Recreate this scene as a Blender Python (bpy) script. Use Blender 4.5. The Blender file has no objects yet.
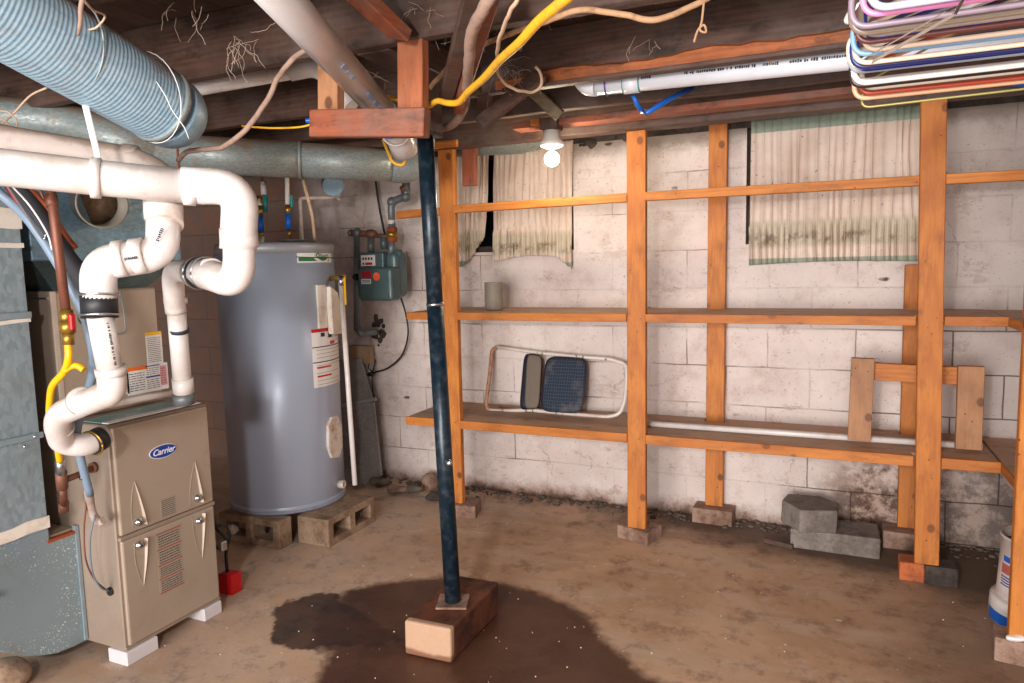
import bpy, bmesh, math, random
from mathutils import Vector, Matrix, noise
R = random.Random(7)
PI = math.pi
SC = bpy.context.scene
COL = SC.collection

# ---------------------------------------------------------------- camera
F_PX = 712.0; CX, CY = 512.0, 341.5; CAM_H = 1.35
xv = Vector((1601, -41, -712)).normalized()
yv = Vector((319, 83, 712)); yv = (yv - xv * xv.dot(yv)).normalized()
zv = xv.cross(yv)
if zv.y < 0: zv = -zv
# rows xv,yv,zv: the world axes in (right, up, forward) of the camera
cam_d = bpy.data.cameras.new('camera'); cam = bpy.data.objects.new('camera', cam_d); COL.objects.link(cam)
cam_d.sensor_width = 36; cam_d.lens = F_PX / 1024 * 36; cam_d.clip_start = .02
mw = Matrix(((xv[0], xv[1], -xv[2], 0), (yv[0], yv[1], -yv[2], 0), (zv[0], zv[1], -zv[2], CAM_H), (0, 0, 0, 1)))
cam.matrix_world = mw
SC.camera = cam

# ---------------------------------------------------------------- world, lights, exposure
w = bpy.data.worlds.new('world'); SC.world = w; w.use_nodes = True
w.node_tree.nodes['Background'].inputs[0].default_value = (.80, .88, 1.0, 1)
w.node_tree.nodes['Background'].inputs[1].default_value = .55
SC.view_settings.view_transform = 'Standard'; SC.view_settings.look = 'None'
SC.view_settings.gamma = 1; SC.view_settings.exposure = 0.06; SC.view_settings.use_curve_mapping = False

def area(name, loc, target, size, watts, color=(1, 1, 1), sy=None):
    l = bpy.data.lights.new(name, 'AREA'); l.shape = 'RECTANGLE'; l.size = size; l.size_y = sy or size
    l.energy = watts; l.color = color
    o = bpy.data.objects.new(name, l); COL.objects.link(o); o.location = loc
    d = Vector(target) - Vector(loc); o.rotation_euler = d.to_track_quat('-Z', 'Y').to_euler()
    return o
area('rear_fill_light', (-.9, -4.6, 1.25), (-.9, 3.5, 1.15), 3.6, 400, (1, .955, .93), 2.0)  # added fill lamp behind the camera, lifts the ambient level
area('photo_flash', (-.42, -.55, 1.62), (-.8, 3.6, .9), .14, 38, (1, .97, .95))

area('upward_fill_light', (-.7, -2.3, .45), (-.9, 2.0, 2.0), 1.6, 60, (1, .95, .91), 1.0)  # added low fill aimed upwards to brighten the joists

# ---------------------------------------------------------------- pixel helpers (world positions only)
def ray(px, py):
    v = Vector((px - CX, CY - py, F_PX)) / F_PX
    return Vector((xv.dot(v), yv.dot(v), zv.dot(v)))
def D(px, py, d): return Vector((0, 0, CAM_H)) + ray(px, py) * d
def at(px, py, x=None, y=None, z=None):
    r = ray(px, py)
    t = x / r.x if x is not None else y / r.y if y is not None else (z - CAM_H) / r.z
    return Vector((0, 0, CAM_H)) + r * t
def path(*pts): return [D(*p) for p in pts]

# ---------------------------------------------------------------- mesh builder
def smooth_path(pts, k=6):
    pts = [Vector(p) for p in pts]
    if len(pts) < 3: return pts
    out = []
    P = [pts[0] * 2 - pts[1]] + pts + [pts[-1] * 2 - pts[-2]]
    for i in range(1, len(P) - 2):
        a, b, c, d = P[i - 1:i + 3]
        for j in range(k):
            t = j / k
            out.append(.5 * ((2 * b) + (c - a) * t + (2 * a - 5 * b + 4 * c - d) * t * t + (3 * b - a - 3 * c + d) * t ** 3))
    out.append(pts[-1]); return out
def round_path(pts, r, k=6):
    """polyline with arc-like corners of radius r"""
    pts = [Vector(p) for p in pts]; out = [pts[0]]
    for i in range(1, len(pts) - 1):
        a, b, c = pts[i - 1:i + 2]
        u = (a - b); v = (c - b); rr = min(r, u.length * .48, v.length * .48)
        p = b + u.normalized() * rr; q = b + v.normalized() * rr
        for j in range(k + 1):
            t = j / k; out.append((1 - t) ** 2 * p + 2 * t * (1 - t) * b + t * t * q)
    out.append(pts[-1]); return out
class MB:
    def __init__(s): s.v = []; s.f = []; s.m = []; s.sm = []
    def add(s, vs, fs, m=0, smooth=False):
        b = len(s.v); s.v += [Vector(v) for v in vs]
        for f in fs: s.f.append([b + i for i in f]); s.m.append(m); s.sm.append(smooth)
        return s
    def box(s, lo, hi, m=0):
        x0, y0, z0 = lo; x1, y1, z1 = hi
        return s.add([(x0,y0,z0),(x1,y0,z0),(x1,y1,z0),(x0,y1,z0),(x0,y0,z1),(x1,y0,z1),(x1,y1,z1),(x0,y1,z1)],
                     [(0,3,2,1),(4,5,6,7),(0,1,5,4),(1,2,6,5),(2,3,7,6),(3,0,4,7)], m)
    def obox(s, c, u, v, w, m=0):
        """oriented box: centre and three half-vectors"""
        c, u, v, w = map(Vector, (c, u, v, w))
        vs = [c + a*u + b*v + d*w for d in (-1,1) for a, b in ((-1,-1),(1,-1),(1,1),(-1,1))]
        fs = [(0,3,2,1),(4,5,6,7),(0,1,5,4),(1,2,6,5),(2,3,7,6),(3,0,4,7)]
        if u.cross(v).dot(w) < 0: fs = [f[::-1] for f in fs]
        return s.add(vs, fs, m)
    def bar(s, p0, p1, wd, th, up=(0, 0, 1), m=0):
        """board from p0 to p1; wd across 'up' x axis, th along up"""
        p0, p1 = Vector(p0), Vector(p1); a = (p1 - p0); u = Vector(up)
        side = a.cross(u).normalized(); u2 = side.cross(a).normalized()
        return s.obox((p0 + p1) / 2, a / 2, side * wd / 2, u2 * th / 2, m)
    def tube(s, pts, r, n=12, m=0, caps=True, rings=None, ell=None):
        pts = [Vector(p) for p in pts]; k = len(pts)
        rr = r if isinstance(r, (list, tuple)) else [r] * k
        t0 = (pts[1] - pts[0]).normalized()
        nrm = t0.cross(Vector((0, 0, 1)))
        if nrm.length < .1: nrm = t0.cross(Vector((1, 0, 0)))
        nrm.normalize(); vs = []; prev = t0
        for i, p in enumerate(pts):
            t = (pts[min(i + 1, k - 1)] - pts[max(i - 1, 0)])
            t = t.normalized() if t.length > 1e-9 else prev
            q = prev.rotation_difference(t); nrm = q @ nrm; nrm = (nrm - t * nrm.dot(t)).normalized(); prev = t
            b = t.cross(nrm)
            for j in range(n):
                a = 2 * PI * j / n
                vs.append(p + (nrm * math.cos(a) + b * math.sin(a)) * rr[i])
        fs = [(i*n+j, i*n+(j+1) % n, (i+1)*n+(j+1) % n, (i+1)*n+j) for i in range(k-1) for j in range(n)]
        s.add(vs, fs, m, True)
        if caps:
            b = len(s.v) - len(vs)
            s.f.append([b + j for j in range(n)][::-1]); s.m.append(m); s.sm.append(False)
            s.f.append([b + (k-1)*n + j for j in range(n)]); s.m.append(m); s.sm.append(False)
        return s
    def hollow(s, p0, p1, r, t=.003, n=28, m=0):
        """open pipe with wall thickness"""
        p0, p1 = Vector(p0), Vector(p1)
        ax = (p1 - p0).normalized()
        return s.lathe([(0, r), ((p1-p0).length, r), ((p1-p0).length, r-t), (0, r-t), (0, r)], p0, ax, n, m, flat=True)
    def lathe(s, prof, c, axis=(0, 0, 1), n=28, m=0, flat=False, a0=0, a1=2*PI):
        """prof: (along, radius)"""
        c = Vector(c); ax = Vector(axis).normalized()
        u = ax.cross(Vector((0, 1, 0)));
        if u.length < .1: u = ax.cross(Vector((1, 0, 0)))
        u.normalize(); v = ax.cross(u)
        full = abs(a1 - a0 - 2*PI) < 1e-6; nn = n if full else n + 1
        vs = [c + ax * h + (u * math.cos(a0 + (a1-a0) * j / n) + v * math.sin(a0 + (a1-a0) * j / n)) * r for h, r in prof for j in range(nn)]
        fs = []
        for i in range(len(prof) - 1):
            for j in range(n if full else n):
                j2 = (j + 1) % nn if full else j + 1
                fs.append((i*nn+j, i*nn+j2, (i+1)*nn+j2, (i+1)*nn+j))
        s.add(vs, fs, m, not flat or True)
        b = len(s.v) - len(vs)
        if full:
            if prof[0][1] > 1e-6 and prof[0] != prof[-1]: s.f.append([b + j for j in range(nn)][::-1]); s.m.append(m); s.sm.append(False)
            if prof[-1][1] > 1e-6 and prof[0] != prof[-1]: s.f.append([b + (len(prof)-1)*nn + j for j in range(nn)]); s.m.append(m); s.sm.append(False)
        return s
    def ball(s, c, r, sc=(1, 1, 1), m=0, n=14):
        c = Vector(c); prof = [(-math.cos(PI*i/n), max(math.sin(PI*i/n), 1e-5)) for i in range(n+1)]
        b = len(s.v); s.lathe([(h*r, q*r) for h, q in prof], (0, 0, 0), (0, 0, 1), n*2, m)
        for i in range(b, len(s.v)): v = s.v[i]; s.v[i] = c + Vector((v.x*sc[0], v.y*sc[1], v.z*sc[2]))
        return s
    def prism(s, poly, ext, m=0):
        """poly: 3D points of a planar outline, ext: vector"""
        ext = Vector(ext); poly = [Vector(p) for p in poly]; n = len(poly)
        nn = Vector((0, 0, 0))
        for i in range(n): nn += poly[i].cross(poly[(i+1) % n])
        if nn.dot(ext) < 0: poly = poly[::-1]
        vs = poly + [p + ext for p in poly]
        return s.add(vs, [list(range(n))[::-1], [n+i for i in range(n)]] + [(i, (i+1) % n, n+(i+1) % n, n+i) for i in range(n)], m)
    def holed(s, o, U, V, W, us, vs_, holes, m=0):
        """slab spanned by U,V (unit), thickness vector W, on grid us x vs_, cells in holes left open"""
        o, U, V, W = map(Vector, (o, U, V, W)); nu, nv = len(us)-1, len(vs_)-1
        solid = lambda i, j: 0 <= i < nu and 0 <= j < nv and (i, j) not in holes
        P = lambda u, v, k: o + U*u + V*v + W*k
        flip = U.cross(V).dot(W) < 0
        def q(a, b, c, d):
            s.add([a, b, c, d], [(3, 2, 1, 0) if flip else (0, 1, 2, 3)], m)
        for i in range(nu):
            for j in range(nv):
                if not solid(i, j): continue
                a, b, c, d = us[i], us[i+1], vs_[j], vs_[j+1]
                q(P(a,c,1), P(b,c,1), P(b,d,1), P(a,d,1)); q(P(a,c,0), P(a,d,0), P(b,d,0), P(b,c,0))
                if not solid(i-1, j): q(P(a,c,0), P(a,c,1), P(a,d,1), P(a,d,0))
                if not solid(i+1, j): q(P(b,c,0), P(b,d,0), P(b,d,1), P(b,c,1))
                if not solid(i, j-1): q(P(a,c,0), P(b,c,0), P(b,c,1), P(a,c,1))
                if not solid(i, j+1): q(P(a,d,0), P(a,d,1), P(b,d,1), P(b,d,0))
        return s
    def jitter(s, amp, fr=9, seed=0):
        s.v = [v + noise.noise_vector(v * fr + Vector((seed, seed*2, 0))) * amp for v in s.v]; return s
    def build(s, name, mats, root=None, bevel=0, merge=False, sub=0, seg=1):
        off = Vector((0, 0, 0))
        if root is not None: off = base_of(root)
        me = bpy.data.meshes.new(name)
        me.from_pydata([v - off for v in s.v], [], s.f)
        mats = mats if isinstance(mats, (list, tuple)) else [mats]
        for m in mats: me.materials.append(m)
        me.polygons.foreach_set('material_index', s.m); me.polygons.foreach_set('use_smooth', s.sm)
        if merge or bevel:
            bm = bmesh.new(); bm.from_mesh(me); bmesh.ops.remove_doubles(bm, verts=bm.verts, dist=1e-5)
            bmesh.ops.recalc_face_normals(bm, faces=bm.faces); bm.to_mesh(me); bm.free()
        me.update()
        o = bpy.data.objects.new(name, me); COL.objects.link(o)
        if root is not None: o.parent = root
        if sub:
            d = o.modifiers.new('sub', 'SUBSURF'); d.levels = d.render_levels = sub; d.subdivision_type = 'SIMPLE'
        if bevel:
            b = o.modifiers.new('bevel', 'BEVEL'); b.width = bevel; b.segments = seg; b.limit_method = 'ANGLE'; b.angle_limit = math.radians(40)
        return o
    def single(s, name, mats, label, cat, group=None, loc=None, kind=None, **k):
        """a thing that is one mesh: origin at the centre of its base"""
        xs = [v.x for v in s.v]; ys = [v.y for v in s.v]; zs = [v.z for v in s.v]
        off = Vector(((min(xs)+max(xs))/2, (min(ys)+max(ys))/2, min(zs)))
        s.v = [v - off for v in s.v]
        o = s.build(name, mats, None, **k); o.location = off
        tag(o, label, cat, group, kind); return o
BASE = {}
def base_of(o):
    while o.parent: o = o.parent
    return BASE.get(o.name, Vector((0, 0, 0)))
def tag(o, label=None, cat=None, group=None, kind=None):
    if label: o['label'] = label
    if cat: o['category'] = cat
    if group: o['group'] = group
    if kind: o['kind'] = kind
    return o
def thing(name, loc, label, cat, group=None):
    o = bpy.data.objects.new(name, None); COL.objects.link(o); o.location = loc; o.empty_display_size = .05
    BASE[o.name] = Vector(loc); return tag(o, label, cat, group)
def text(name, s, origin, xd, yd, size, mat, root, shear=0, ext=.0004, align='CENTER', bold=0):
    cu = bpy.data.curves.new(name, 'FONT'); cu.body = s; cu.size = size; cu.extrude = ext; cu.shear = shear; cu.offset = bold
    cu.align_x = align; cu.align_y = 'CENTER'; cu.resolution_u = 3
    t = bpy.data.objects.new(name + '_tmp', cu); COL.objects.link(t)
    me = bpy.data.meshes.new_from_object(t.evaluated_get(bpy.context.evaluated_depsgraph_get()))
    bpy.data.objects.remove(t)
    xd, yd = Vector(xd).normalized(), Vector(yd).normalized(); zd = xd.cross(yd)
    M = Matrix(((xd.x, yd.x, zd.x, 0), (xd.y, yd.y, zd.y, 0), (xd.z, yd.z, zd.z, 0), (0, 0, 0, 1)))
    off = Vector(origin) - base_of(root)
    me.transform(Matrix.Translation(off) @ M); me.materials.clear(); me.materials.append(mat)
    o = bpy.data.objects.new(name, me); COL.objects.link(o); o.parent = root
    return o

def print_marks(root, p, d, out, L, h, mat, seed=1, gap=.35, name='printed_marks'):
    """row of small illegible stamped characters on a pipe"""
    rr = random.Random(seed); mb = MB(); d = Vector(d).normalized(); out = Vector(out); out = (out - d*out.dot(d)).normalized(); v = out.cross(d); x = 0
    while x < L:
        w_ = rr.uniform(.3, .6)*h
        if rr.random() > gap:
            mb.obox(Vector(p)+d*(x+w_/2)+v*rr.uniform(-.08,.08)*h, d*w_*.5, v*h*rr.uniform(.3,.5), out*.0006)
        x += w_ + .18*h
    return mb.build(name, mat, root)
# ---------------------------------------------------------------- materials
class G:
    """tiny node graph helper"""
    def __init__(s, name):
        s.mat = bpy.data.materials.new(name); s.mat.use_nodes = True; s.t = s.mat.node_tree
        s.b = s.t.nodes['Principled BSDF']; s.tc = s.t.nodes.new('ShaderNodeTexCoord')
    def put(s, sock, v):
        if v is None: return
        if hasattr(v, 'is_output'): s.t.links.new(v, sock)
        elif isinstance(v, (tuple, list)) and len(v) == 3 and sock.type == 'RGBA': sock.default_value = (*v, 1)
        else: sock.default_value = v
    def n(s, kind, out=0, ins=None, **props):
        nd = s.t.nodes.new('ShaderNode' + kind)
        for k, v in props.items(): setattr(nd, k, v)
        for k, v in (ins or {}).items(): s.put(nd.inputs[k], v)
        return nd.outputs[out]
    def map(s, scale=(1, 1, 1), loc=(0, 0, 0), rot=(0, 0, 0), src='Object'):
        return s.n('Mapping', 0, {0: s.tc.outputs[src], 'Scale': scale, 'Location': loc, 'Rotation': rot})
    def noise(s, scale, vec=None, detail=4, rough=.55, dist=0):
        return s.n('TexNoise', 0, {'Vector': vec or s.tc.outputs['Object'], 'Scale': scale, 'Detail': detail, 'Roughness': rough, 'Distortion': dist})
    def ramp(s, fac, *stops, interp='LINEAR'):
        nd = s.t.nodes.new('ShaderNodeValToRGB'); s.t.links.new(fac, nd.inputs[0]); e = nd.color_ramp.elements
        nd.color_ramp.interpolation = interp
        while len(e) < len(stops): e.new(.5)
        for el, (p, c) in zip(e, stops):
            el.position = p; el.color = (*c, 1) if isinstance(c, tuple) else (c, c, c, 1)
        return nd.outputs[0]
    def mix(s, f, a, b, mode='MIX'):
        nd = s.t.nodes.new('ShaderNodeMix'); nd.data_type = 'RGBA'; nd.blend_type = mode
        s.put(nd.inputs[0], f); s.put(nd.inputs[6], a); s.put(nd.inputs[7], b); return nd.outputs[2]
    def m(s, op, a, b=0.0, clamp=False):
        return s.n('Math', 0, {0: a, 1: b}, operation=op, use_clamp=clamp)
    def xyz(s, src='Object'):
        nd = s.t.nodes.new('ShaderNodeSeparateXYZ'); s.t.links.new(s.tc.outputs[src], nd.inputs[0]); return nd.outputs
    def step(s, v, a, b):
        nd = s.t.nodes.new('ShaderNodeMapRange'); nd.interpolation_type = 'SMOOTHSTEP'
        s.put(nd.inputs[0], v); nd.inputs[1].default_value = a; nd.inputs[2].default_value = b; return nd.outputs[0]
    def bump(s, h, strength=.3, dist=.01):
        s.put(s.b.inputs['Normal'], s.n('Bump', 0, {'Height': h, 'Strength': strength, 'Distance': dist}))
    def fin(s, color, rough=.6, metal=0, **k):
        s.put(s.b.inputs['Base Color'], color); s.put(s.b.inputs['Roughness'], rough); s.put(s.b.inputs['Metallic'], metal)
        for kk, v in k.items(): s.put(s.b.inputs[kk.replace('_', ' ')], v)
        return s.mat
def hexc(h):
    c = [int(h[i:i+2], 16) / 255 for i in (0, 2, 4)]
    return tuple(x / 12.92 if x <= .04045 else ((x + .055) / 1.055) ** 2.4 for x in c)
def dusty(g, col, n, amt, tint='8b7461'):
    ge = g.t.nodes.new('ShaderNodeNewGeometry'); sx = g.t.nodes.new('ShaderNodeSeparateXYZ'); g.t.links.new(ge.outputs['Normal'], sx.inputs[0])
    f = g.m('ADD', sx.outputs[2], g.m('MULTIPLY', g.m('SUBTRACT', n, .5), 1.2))
    return g.mix(g.m('MULTIPLY', g.step(f, .35, .75), amt), col, hexc(tint))
def dirty(name, c, dirt='6b5545', rough=.45, metal=0, amt=.5, scale=6, fine=40, bump=.05, spec=.5, dust=0):
    g = G(name); c = hexc(c) if isinstance(c, str) else c
    a = g.noise(scale, detail=6, rough=.65); b = g.noise(fine, detail=3)
    f = g.m('MULTIPLY', g.step(a, .45, .75), amt)
    f2 = g.m('MULTIPLY', g.step(b, .6, .8), amt * .6)
    col = g.mix(f, c, hexc(dirt)); col = g.mix(f2, col, hexc(dirt))
    if dust: col = dusty(g, col, a, dust)
    g.bump(b, bump, .004)
    return g.fin(col, g.m('ADD', g.m('MULTIPLY', a, .25), rough - .12), metal, Specular_IOR_Level=spec)
def plain(name, c, rough=.5, metal=0, **k):
    g = G(name); c = hexc(c) if isinstance(c, str) else c
    a = g.noise(30, detail=2)
    return g.fin(g.mix(g.m('MULTIPLY', a, .18), c, tuple(x * .6 for x in c)), rough, metal, **k)
def wood(name, c1, c2, axis='z', knots=True, rough=.62, dirt=None, damt=.5, fine=1.0):
    g = G(name); c1, c2 = hexc(c1), hexc(c2)
    st = {'x': (1.2, 14, 14), 'y': (14, 1.2, 14), 'z': (14, 14, 1.2)}[axis]
    v = g.map(st)
    big = g.noise(1.6, v, 3, .5, .8)
    wv = g.n('TexWave', 0, {'Vector': v, 'Scale': 1.1, 'Distortion': 9.0, 'Detail': 3.0, 'Detail Scale': .9}, wave_type='RINGS')
    gr = g.noise(9 * fine, v, 5, .7)
    f = g.m('ADD', g.m('MULTIPLY', wv, .16), g.m('MULTIPLY', gr, .55)); f = g.m('ADD', f, g.m('MULTIPLY', big, .4))
    col = g.mix(g.step(f, .25, .95), c1, c2)
    if knots:
        kv = {'x': (7, 9, 9), 'y': (9, 7, 9), 'z': (9, 9, 7)}[axis]
        k = g.n('TexVoronoi', 0, {'Vector': g.map(kv), 'Scale': 1.0})
        km = g.m('SUBTRACT', 1.0, g.step(k, .10, .17))
        col = g.mix(g.m('MULTIPLY', km, .8), col, hexc('4a2008'))
        nl = g.n('TexVoronoi', 0, {'Vector': g.map((22, 22, 22)), 'Scale': 1.0})
        col = g.mix(g.m('SUBTRACT', 1.0, g.step(nl, .05, .09)), col, hexc('2a1408'))
    oi = g.t.nodes.new('ShaderNodeObjectInfo'); rnd = oi.outputs['Random']
    bl = g.noise(2.3, detail=4)
    col = g.mix(g.m('MULTIPLY', g.m('ADD', g.m('MULTIPLY', rnd, .45), g.m('MULTIPLY', g.step(bl, .45, .7), .45)), .9, True), col, c2)
    mo = g.noise(16, g.map({'x': (.4, 1, 1), 'y': (1, .4, 1), 'z': (1, 1, .4)}[axis]), 8, .75)
    col = g.mix(g.m('MULTIPLY', g.step(mo, .5, .66), .3 if knots else .75), col, tuple(q*.35 for q in c2))
    if dirt:
        d = g.noise(5, detail=6, rough=.7)
        col = g.mix(g.m('MULTIPLY', g.step(d, .38, .72), damt), col, hexc(dirt))
    g.bump(gr, .25, .003)
    return g.fin(col, rough)
M = {}
for ax in 'xyz':
    M['post_' + ax] = wood('orange_pine_' + ax, 'd28434', '9c531b', ax)
    M['dark_' + ax] = wood('old_dark_joist_' + ax, '6a4838', '33211b', ax, knots=False, dirt='6b5f57', damt=.5, fine=.8)
    M['red_' + ax] = wood('reddish_old_board_' + ax, 'a85a38', '6a3422', ax, knots=False, dirt='84695b', damt=.5)
    M['shelf_' + ax] = wood('shelf_board_' + ax, 'b87a50', '8a5434', ax, dirt='7c6a5c', damt=.45)
M['shelf_grey'] = wood('dusty_shelf_top', 'c89b78', 'a67e62', 'x', knots=False, dirt='b09a86', damt=.6)
M['pvc'] = dirty('white_pvc', 'ded6d1', 'a88c78', .3, amt=.45, scale=6, dust=.35)
M['pvc_dirty'] = dirty('dusty_pvc', 'c9b9af', '7f6757', .5, amt=.8, scale=6, dust=.7)
M['pvc_blue'] = plain('pvc_bluish', 'e2e3ea', .3)
M['purple'] = plain('purple_primer', '6a4a9c', .5)
M['black'] = plain('black_rubber', '1c1d20', .5)
M['ink'] = plain('dark_ink', '2b2f3a', .6)
M['steelband'] = plain('bright_steel', 'c9cdd2', .28, 1.0)
M['brass'] = dirty('brass', 'b08a3e', '5a3a1a', .35, .8, amt=.4)
M['copper'] = dirty('aged_copper', '7d4c3a', '33201a', .5, .35, amt=.6, scale=14)
M['rust'] = dirty('rust', '9b4a26', '4d2412', .85, .1, amt=.7, scale=20)
M['yellow'] = plain('yellow_plastic', 'f2b80c', .38)
M['yellowdk'] = dirty('yellow_cable', 'e8ab24', '8b6a48', .5, amt=.5, scale=20)
M['red'] = plain('red_plastic', 'c2141c', .35)
M['orange'] = plain('orange_print', 'e8701c', .5)
M['blue'] = plain('blue_plastic', '1464c8', .35)
M['bluecap'] = plain('deep_blue', '1c3f9c', .4)
M['teal'] = plain('teal_plastic', '1f8f8c', .4)
M['dullred'] = plain('faded_red_print', '9c5048', .6)
M['white'] = plain('white_sheet', 'ece9e6', .55)
M['paper'] = plain('label_paper', 'e6e2de', .6)
M['green'] = plain('green_print', '1d6e3c', .5)
M['greylabel'] = plain('beige_print', 'a2927f', .55)
M['tan'] = dirty('tan_enamel', 'ab9a88', '8a7866', .42, .15, amt=.35, scale=3, fine=25)
M['tandk'] = dirty('tan_side_enamel', '9c8a7b', '7a6757', .45, .2, amt=.4, scale=3)
M['tanlt'] = plain('tan_ridge', 'c9b7a6', .35, .2)
M['hoseblue'] = plain('blue_grey_hose', '7d90a4', .4)
M['hosegrey'] = plain('grey_hose', '6f7a88', .45)
M['string'] = dirty('old_string', 'c9a98c', '8e6f5a', .9, amt=.6, scale=30)
M['dustcord'] = dirty('dusty_cord', '9c8070', '6d5444', .95, amt=.7, scale=25, bump=.6)
M['rope'] = dirty('twisted_rope', 'b8906c', '7c5a40', .95, amt=.6, scale=40, bump=.6)
M['web'] = plain('cobweb', 'b09a88', .9)
M['meter'] = dirty('meter_teal_paint', '4d6364', '3c4a48', .38, .1, amt=.35, scale=10)
M['ironpipe'] = dirty('painted_iron_pipe', '6d7476', '59443a', .45, .3, amt=.5, scale=14)
M['brownpipe'] = dirty('rusty_fitting', '7c5240', '46291f', .6, .3, amt=.5, scale=20)
M['navy'] = dirty('navy_painted_steel', '10232f', '8d9297', .34, .2, amt=.14, scale=30, fine=70)
M['heater'] = dirty('blue_grey_enamel', 'a1a8b8', '9097a4', .33, .1, amt=.2, scale=3)
M['heatertop'] = dirty('heater_cap', '9a9da3', '77716d', .42, .2, amt=.4, scale=6)
M['foam'] = dirty('white_foam_insulation', 'e3d9cc', 'a07a58', .85, amt=.5, scale=12)
M['cushion'] = None
M['glassy'] = plain('porcelain', 'e9e4da', .3)

def galv(name, c='a3b4bb', d='84949b', dirt='7d7268', damt=.35, metal=.3, rough=.4, dust=0):
    g = G(name)
    v = g.n('TexVoronoi', 1, {'Scale': 45.0}); sp = g.n('SeparateColor', 0, {0: v})
    n1 = g.noise(3, detail=5); n2 = g.noise(9, detail=6, rough=.7)
    col = g.mix(sp, hexc(c), hexc(d)); col = g.mix(g.m('MULTIPLY', n1, .6), col, hexc(d))
    col = g.mix(g.m('MULTIPLY', g.step(n2, .5, .72), damt), col, hexc(dirt))
    if dust: col = dusty(g, col, n2, dust)
    g.bump(sp, .04, .002)
    return g.fin(col, g.m('ADD', g.m('MULTIPLY', sp, .18), rough - .05), metal)
M['galv'] = galv('galvanized_sheet')
M['galvduct'] = galv('galvanized_duct', 'a0a7a5', '7f8885', '8a7461', .7, .25, .45, .85)
M['galvblue'] = galv('blue_galvanized_sheet', '86a6b8', '6c8da0', '7c6f62', .4)
M['galvdark'] = galv('dark_galvanized', '3d5052', '2b3a3c', '4a4038', .5)
M['foil'] = galv('spiral_foil_duct', 'a8c0ce', '8aa9bb', '77685e', .35, .3, .4, .75)
def speckled():
    g = G('splashed_galvanized')
    n1 = g.noise(2.5, detail=5); z = g.xyz()[2]
    col = g.mix(n1, hexc('a0b0b6'), hexc('78909b'))
    v = g.n('TexVoronoi', 0, {'Scale': 60.0}); n2 = g.noise(5, detail=2)
    sp = g.m('MULTIPLY', g.m('SUBTRACT', 1.0, g.step(v, .16, .28)), g.step(n2, .38, .58))
    v2 = g.n('TexVoronoi', 0, {'Scale': 24.0}); sp2 = g.m('MULTIPLY', g.m('SUBTRACT', 1.0, g.step(v2, .10, .17)), g.step(n2, .35, .55))
    col = g.mix(g.m('MAXIMUM', sp, sp2), col, hexc('dfe0e0'))
    n3 = g.noise(7, detail=6, rough=.7)
    col = g.mix(g.m('MULTIPLY', g.step(n3, .5, .75), .5), col, hexc('8b7b6c'))
    return g.fin(col, .42, .45)
M['splash'] = speckled()

def block_mat(name, base='8d7f74', dk='5b4d44', red=None):
    g = G(name); n = g.noise(7, detail=7, rough=.7); n2 = g.noise(60, detail=4, rough=.7)
    col = g.mix(g.step(n, .35, .7), hexc(base), hexc(dk)); col = g.mix(g.m('MULTIPLY', g.step(n2, .5, .7), .5), col, tuple(x*.5 for x in hexc(dk)))
    g.bump(n2, .7, .004); return g.fin(col, .92)
M['block'] = block_mat('grey_block', '8b8078', '625850')
M['cinder'] = block_mat('stained_cinder', 'a58c74', '6f5440')
M['brick'] = block_mat('pale_brick', 'a08372', '6a4c3c')
M['redbrick'] = block_mat('orange_brick', 'c0693c', '7a4028')
M['darkbrick'] = block_mat('dark_brick', '544840', '2c2420')
M['stone'] = block_mat('rubble', '6f6258', '453a33')
M['wetblock'] = block_mat('wet_block', '5c3424', '2c1811')
def padblock():
    g = G('post_footing'); n = g.noise(9, detail=6, rough=.7); n2 = g.noise(70, detail=3)
    xs = g.xyz(); m = g.step(xs[1], -.175, -.165)           # only the cut end stays pale
    zz = g.m('ADD', xs[2], g.m('MULTIPLY', n, .03)); low = g.m('SUBTRACT', 1.0, g.step(zz, .03, .045))
    pale = g.mix(low, hexc('c09a7c'), hexc('7d5138')); pale = g.mix(g.m('MULTIPLY', n2, .3), pale, hexc('8d705c'))
    dk = g.mix(g.step(n, .4, .7), hexc('6b3a24'), hexc('2e1a12'))
    g.bump(n2, .5, .003)
    return g.fin(g.mix(m, pale, dk), .7)
M['padblock'] = padblock()

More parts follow.
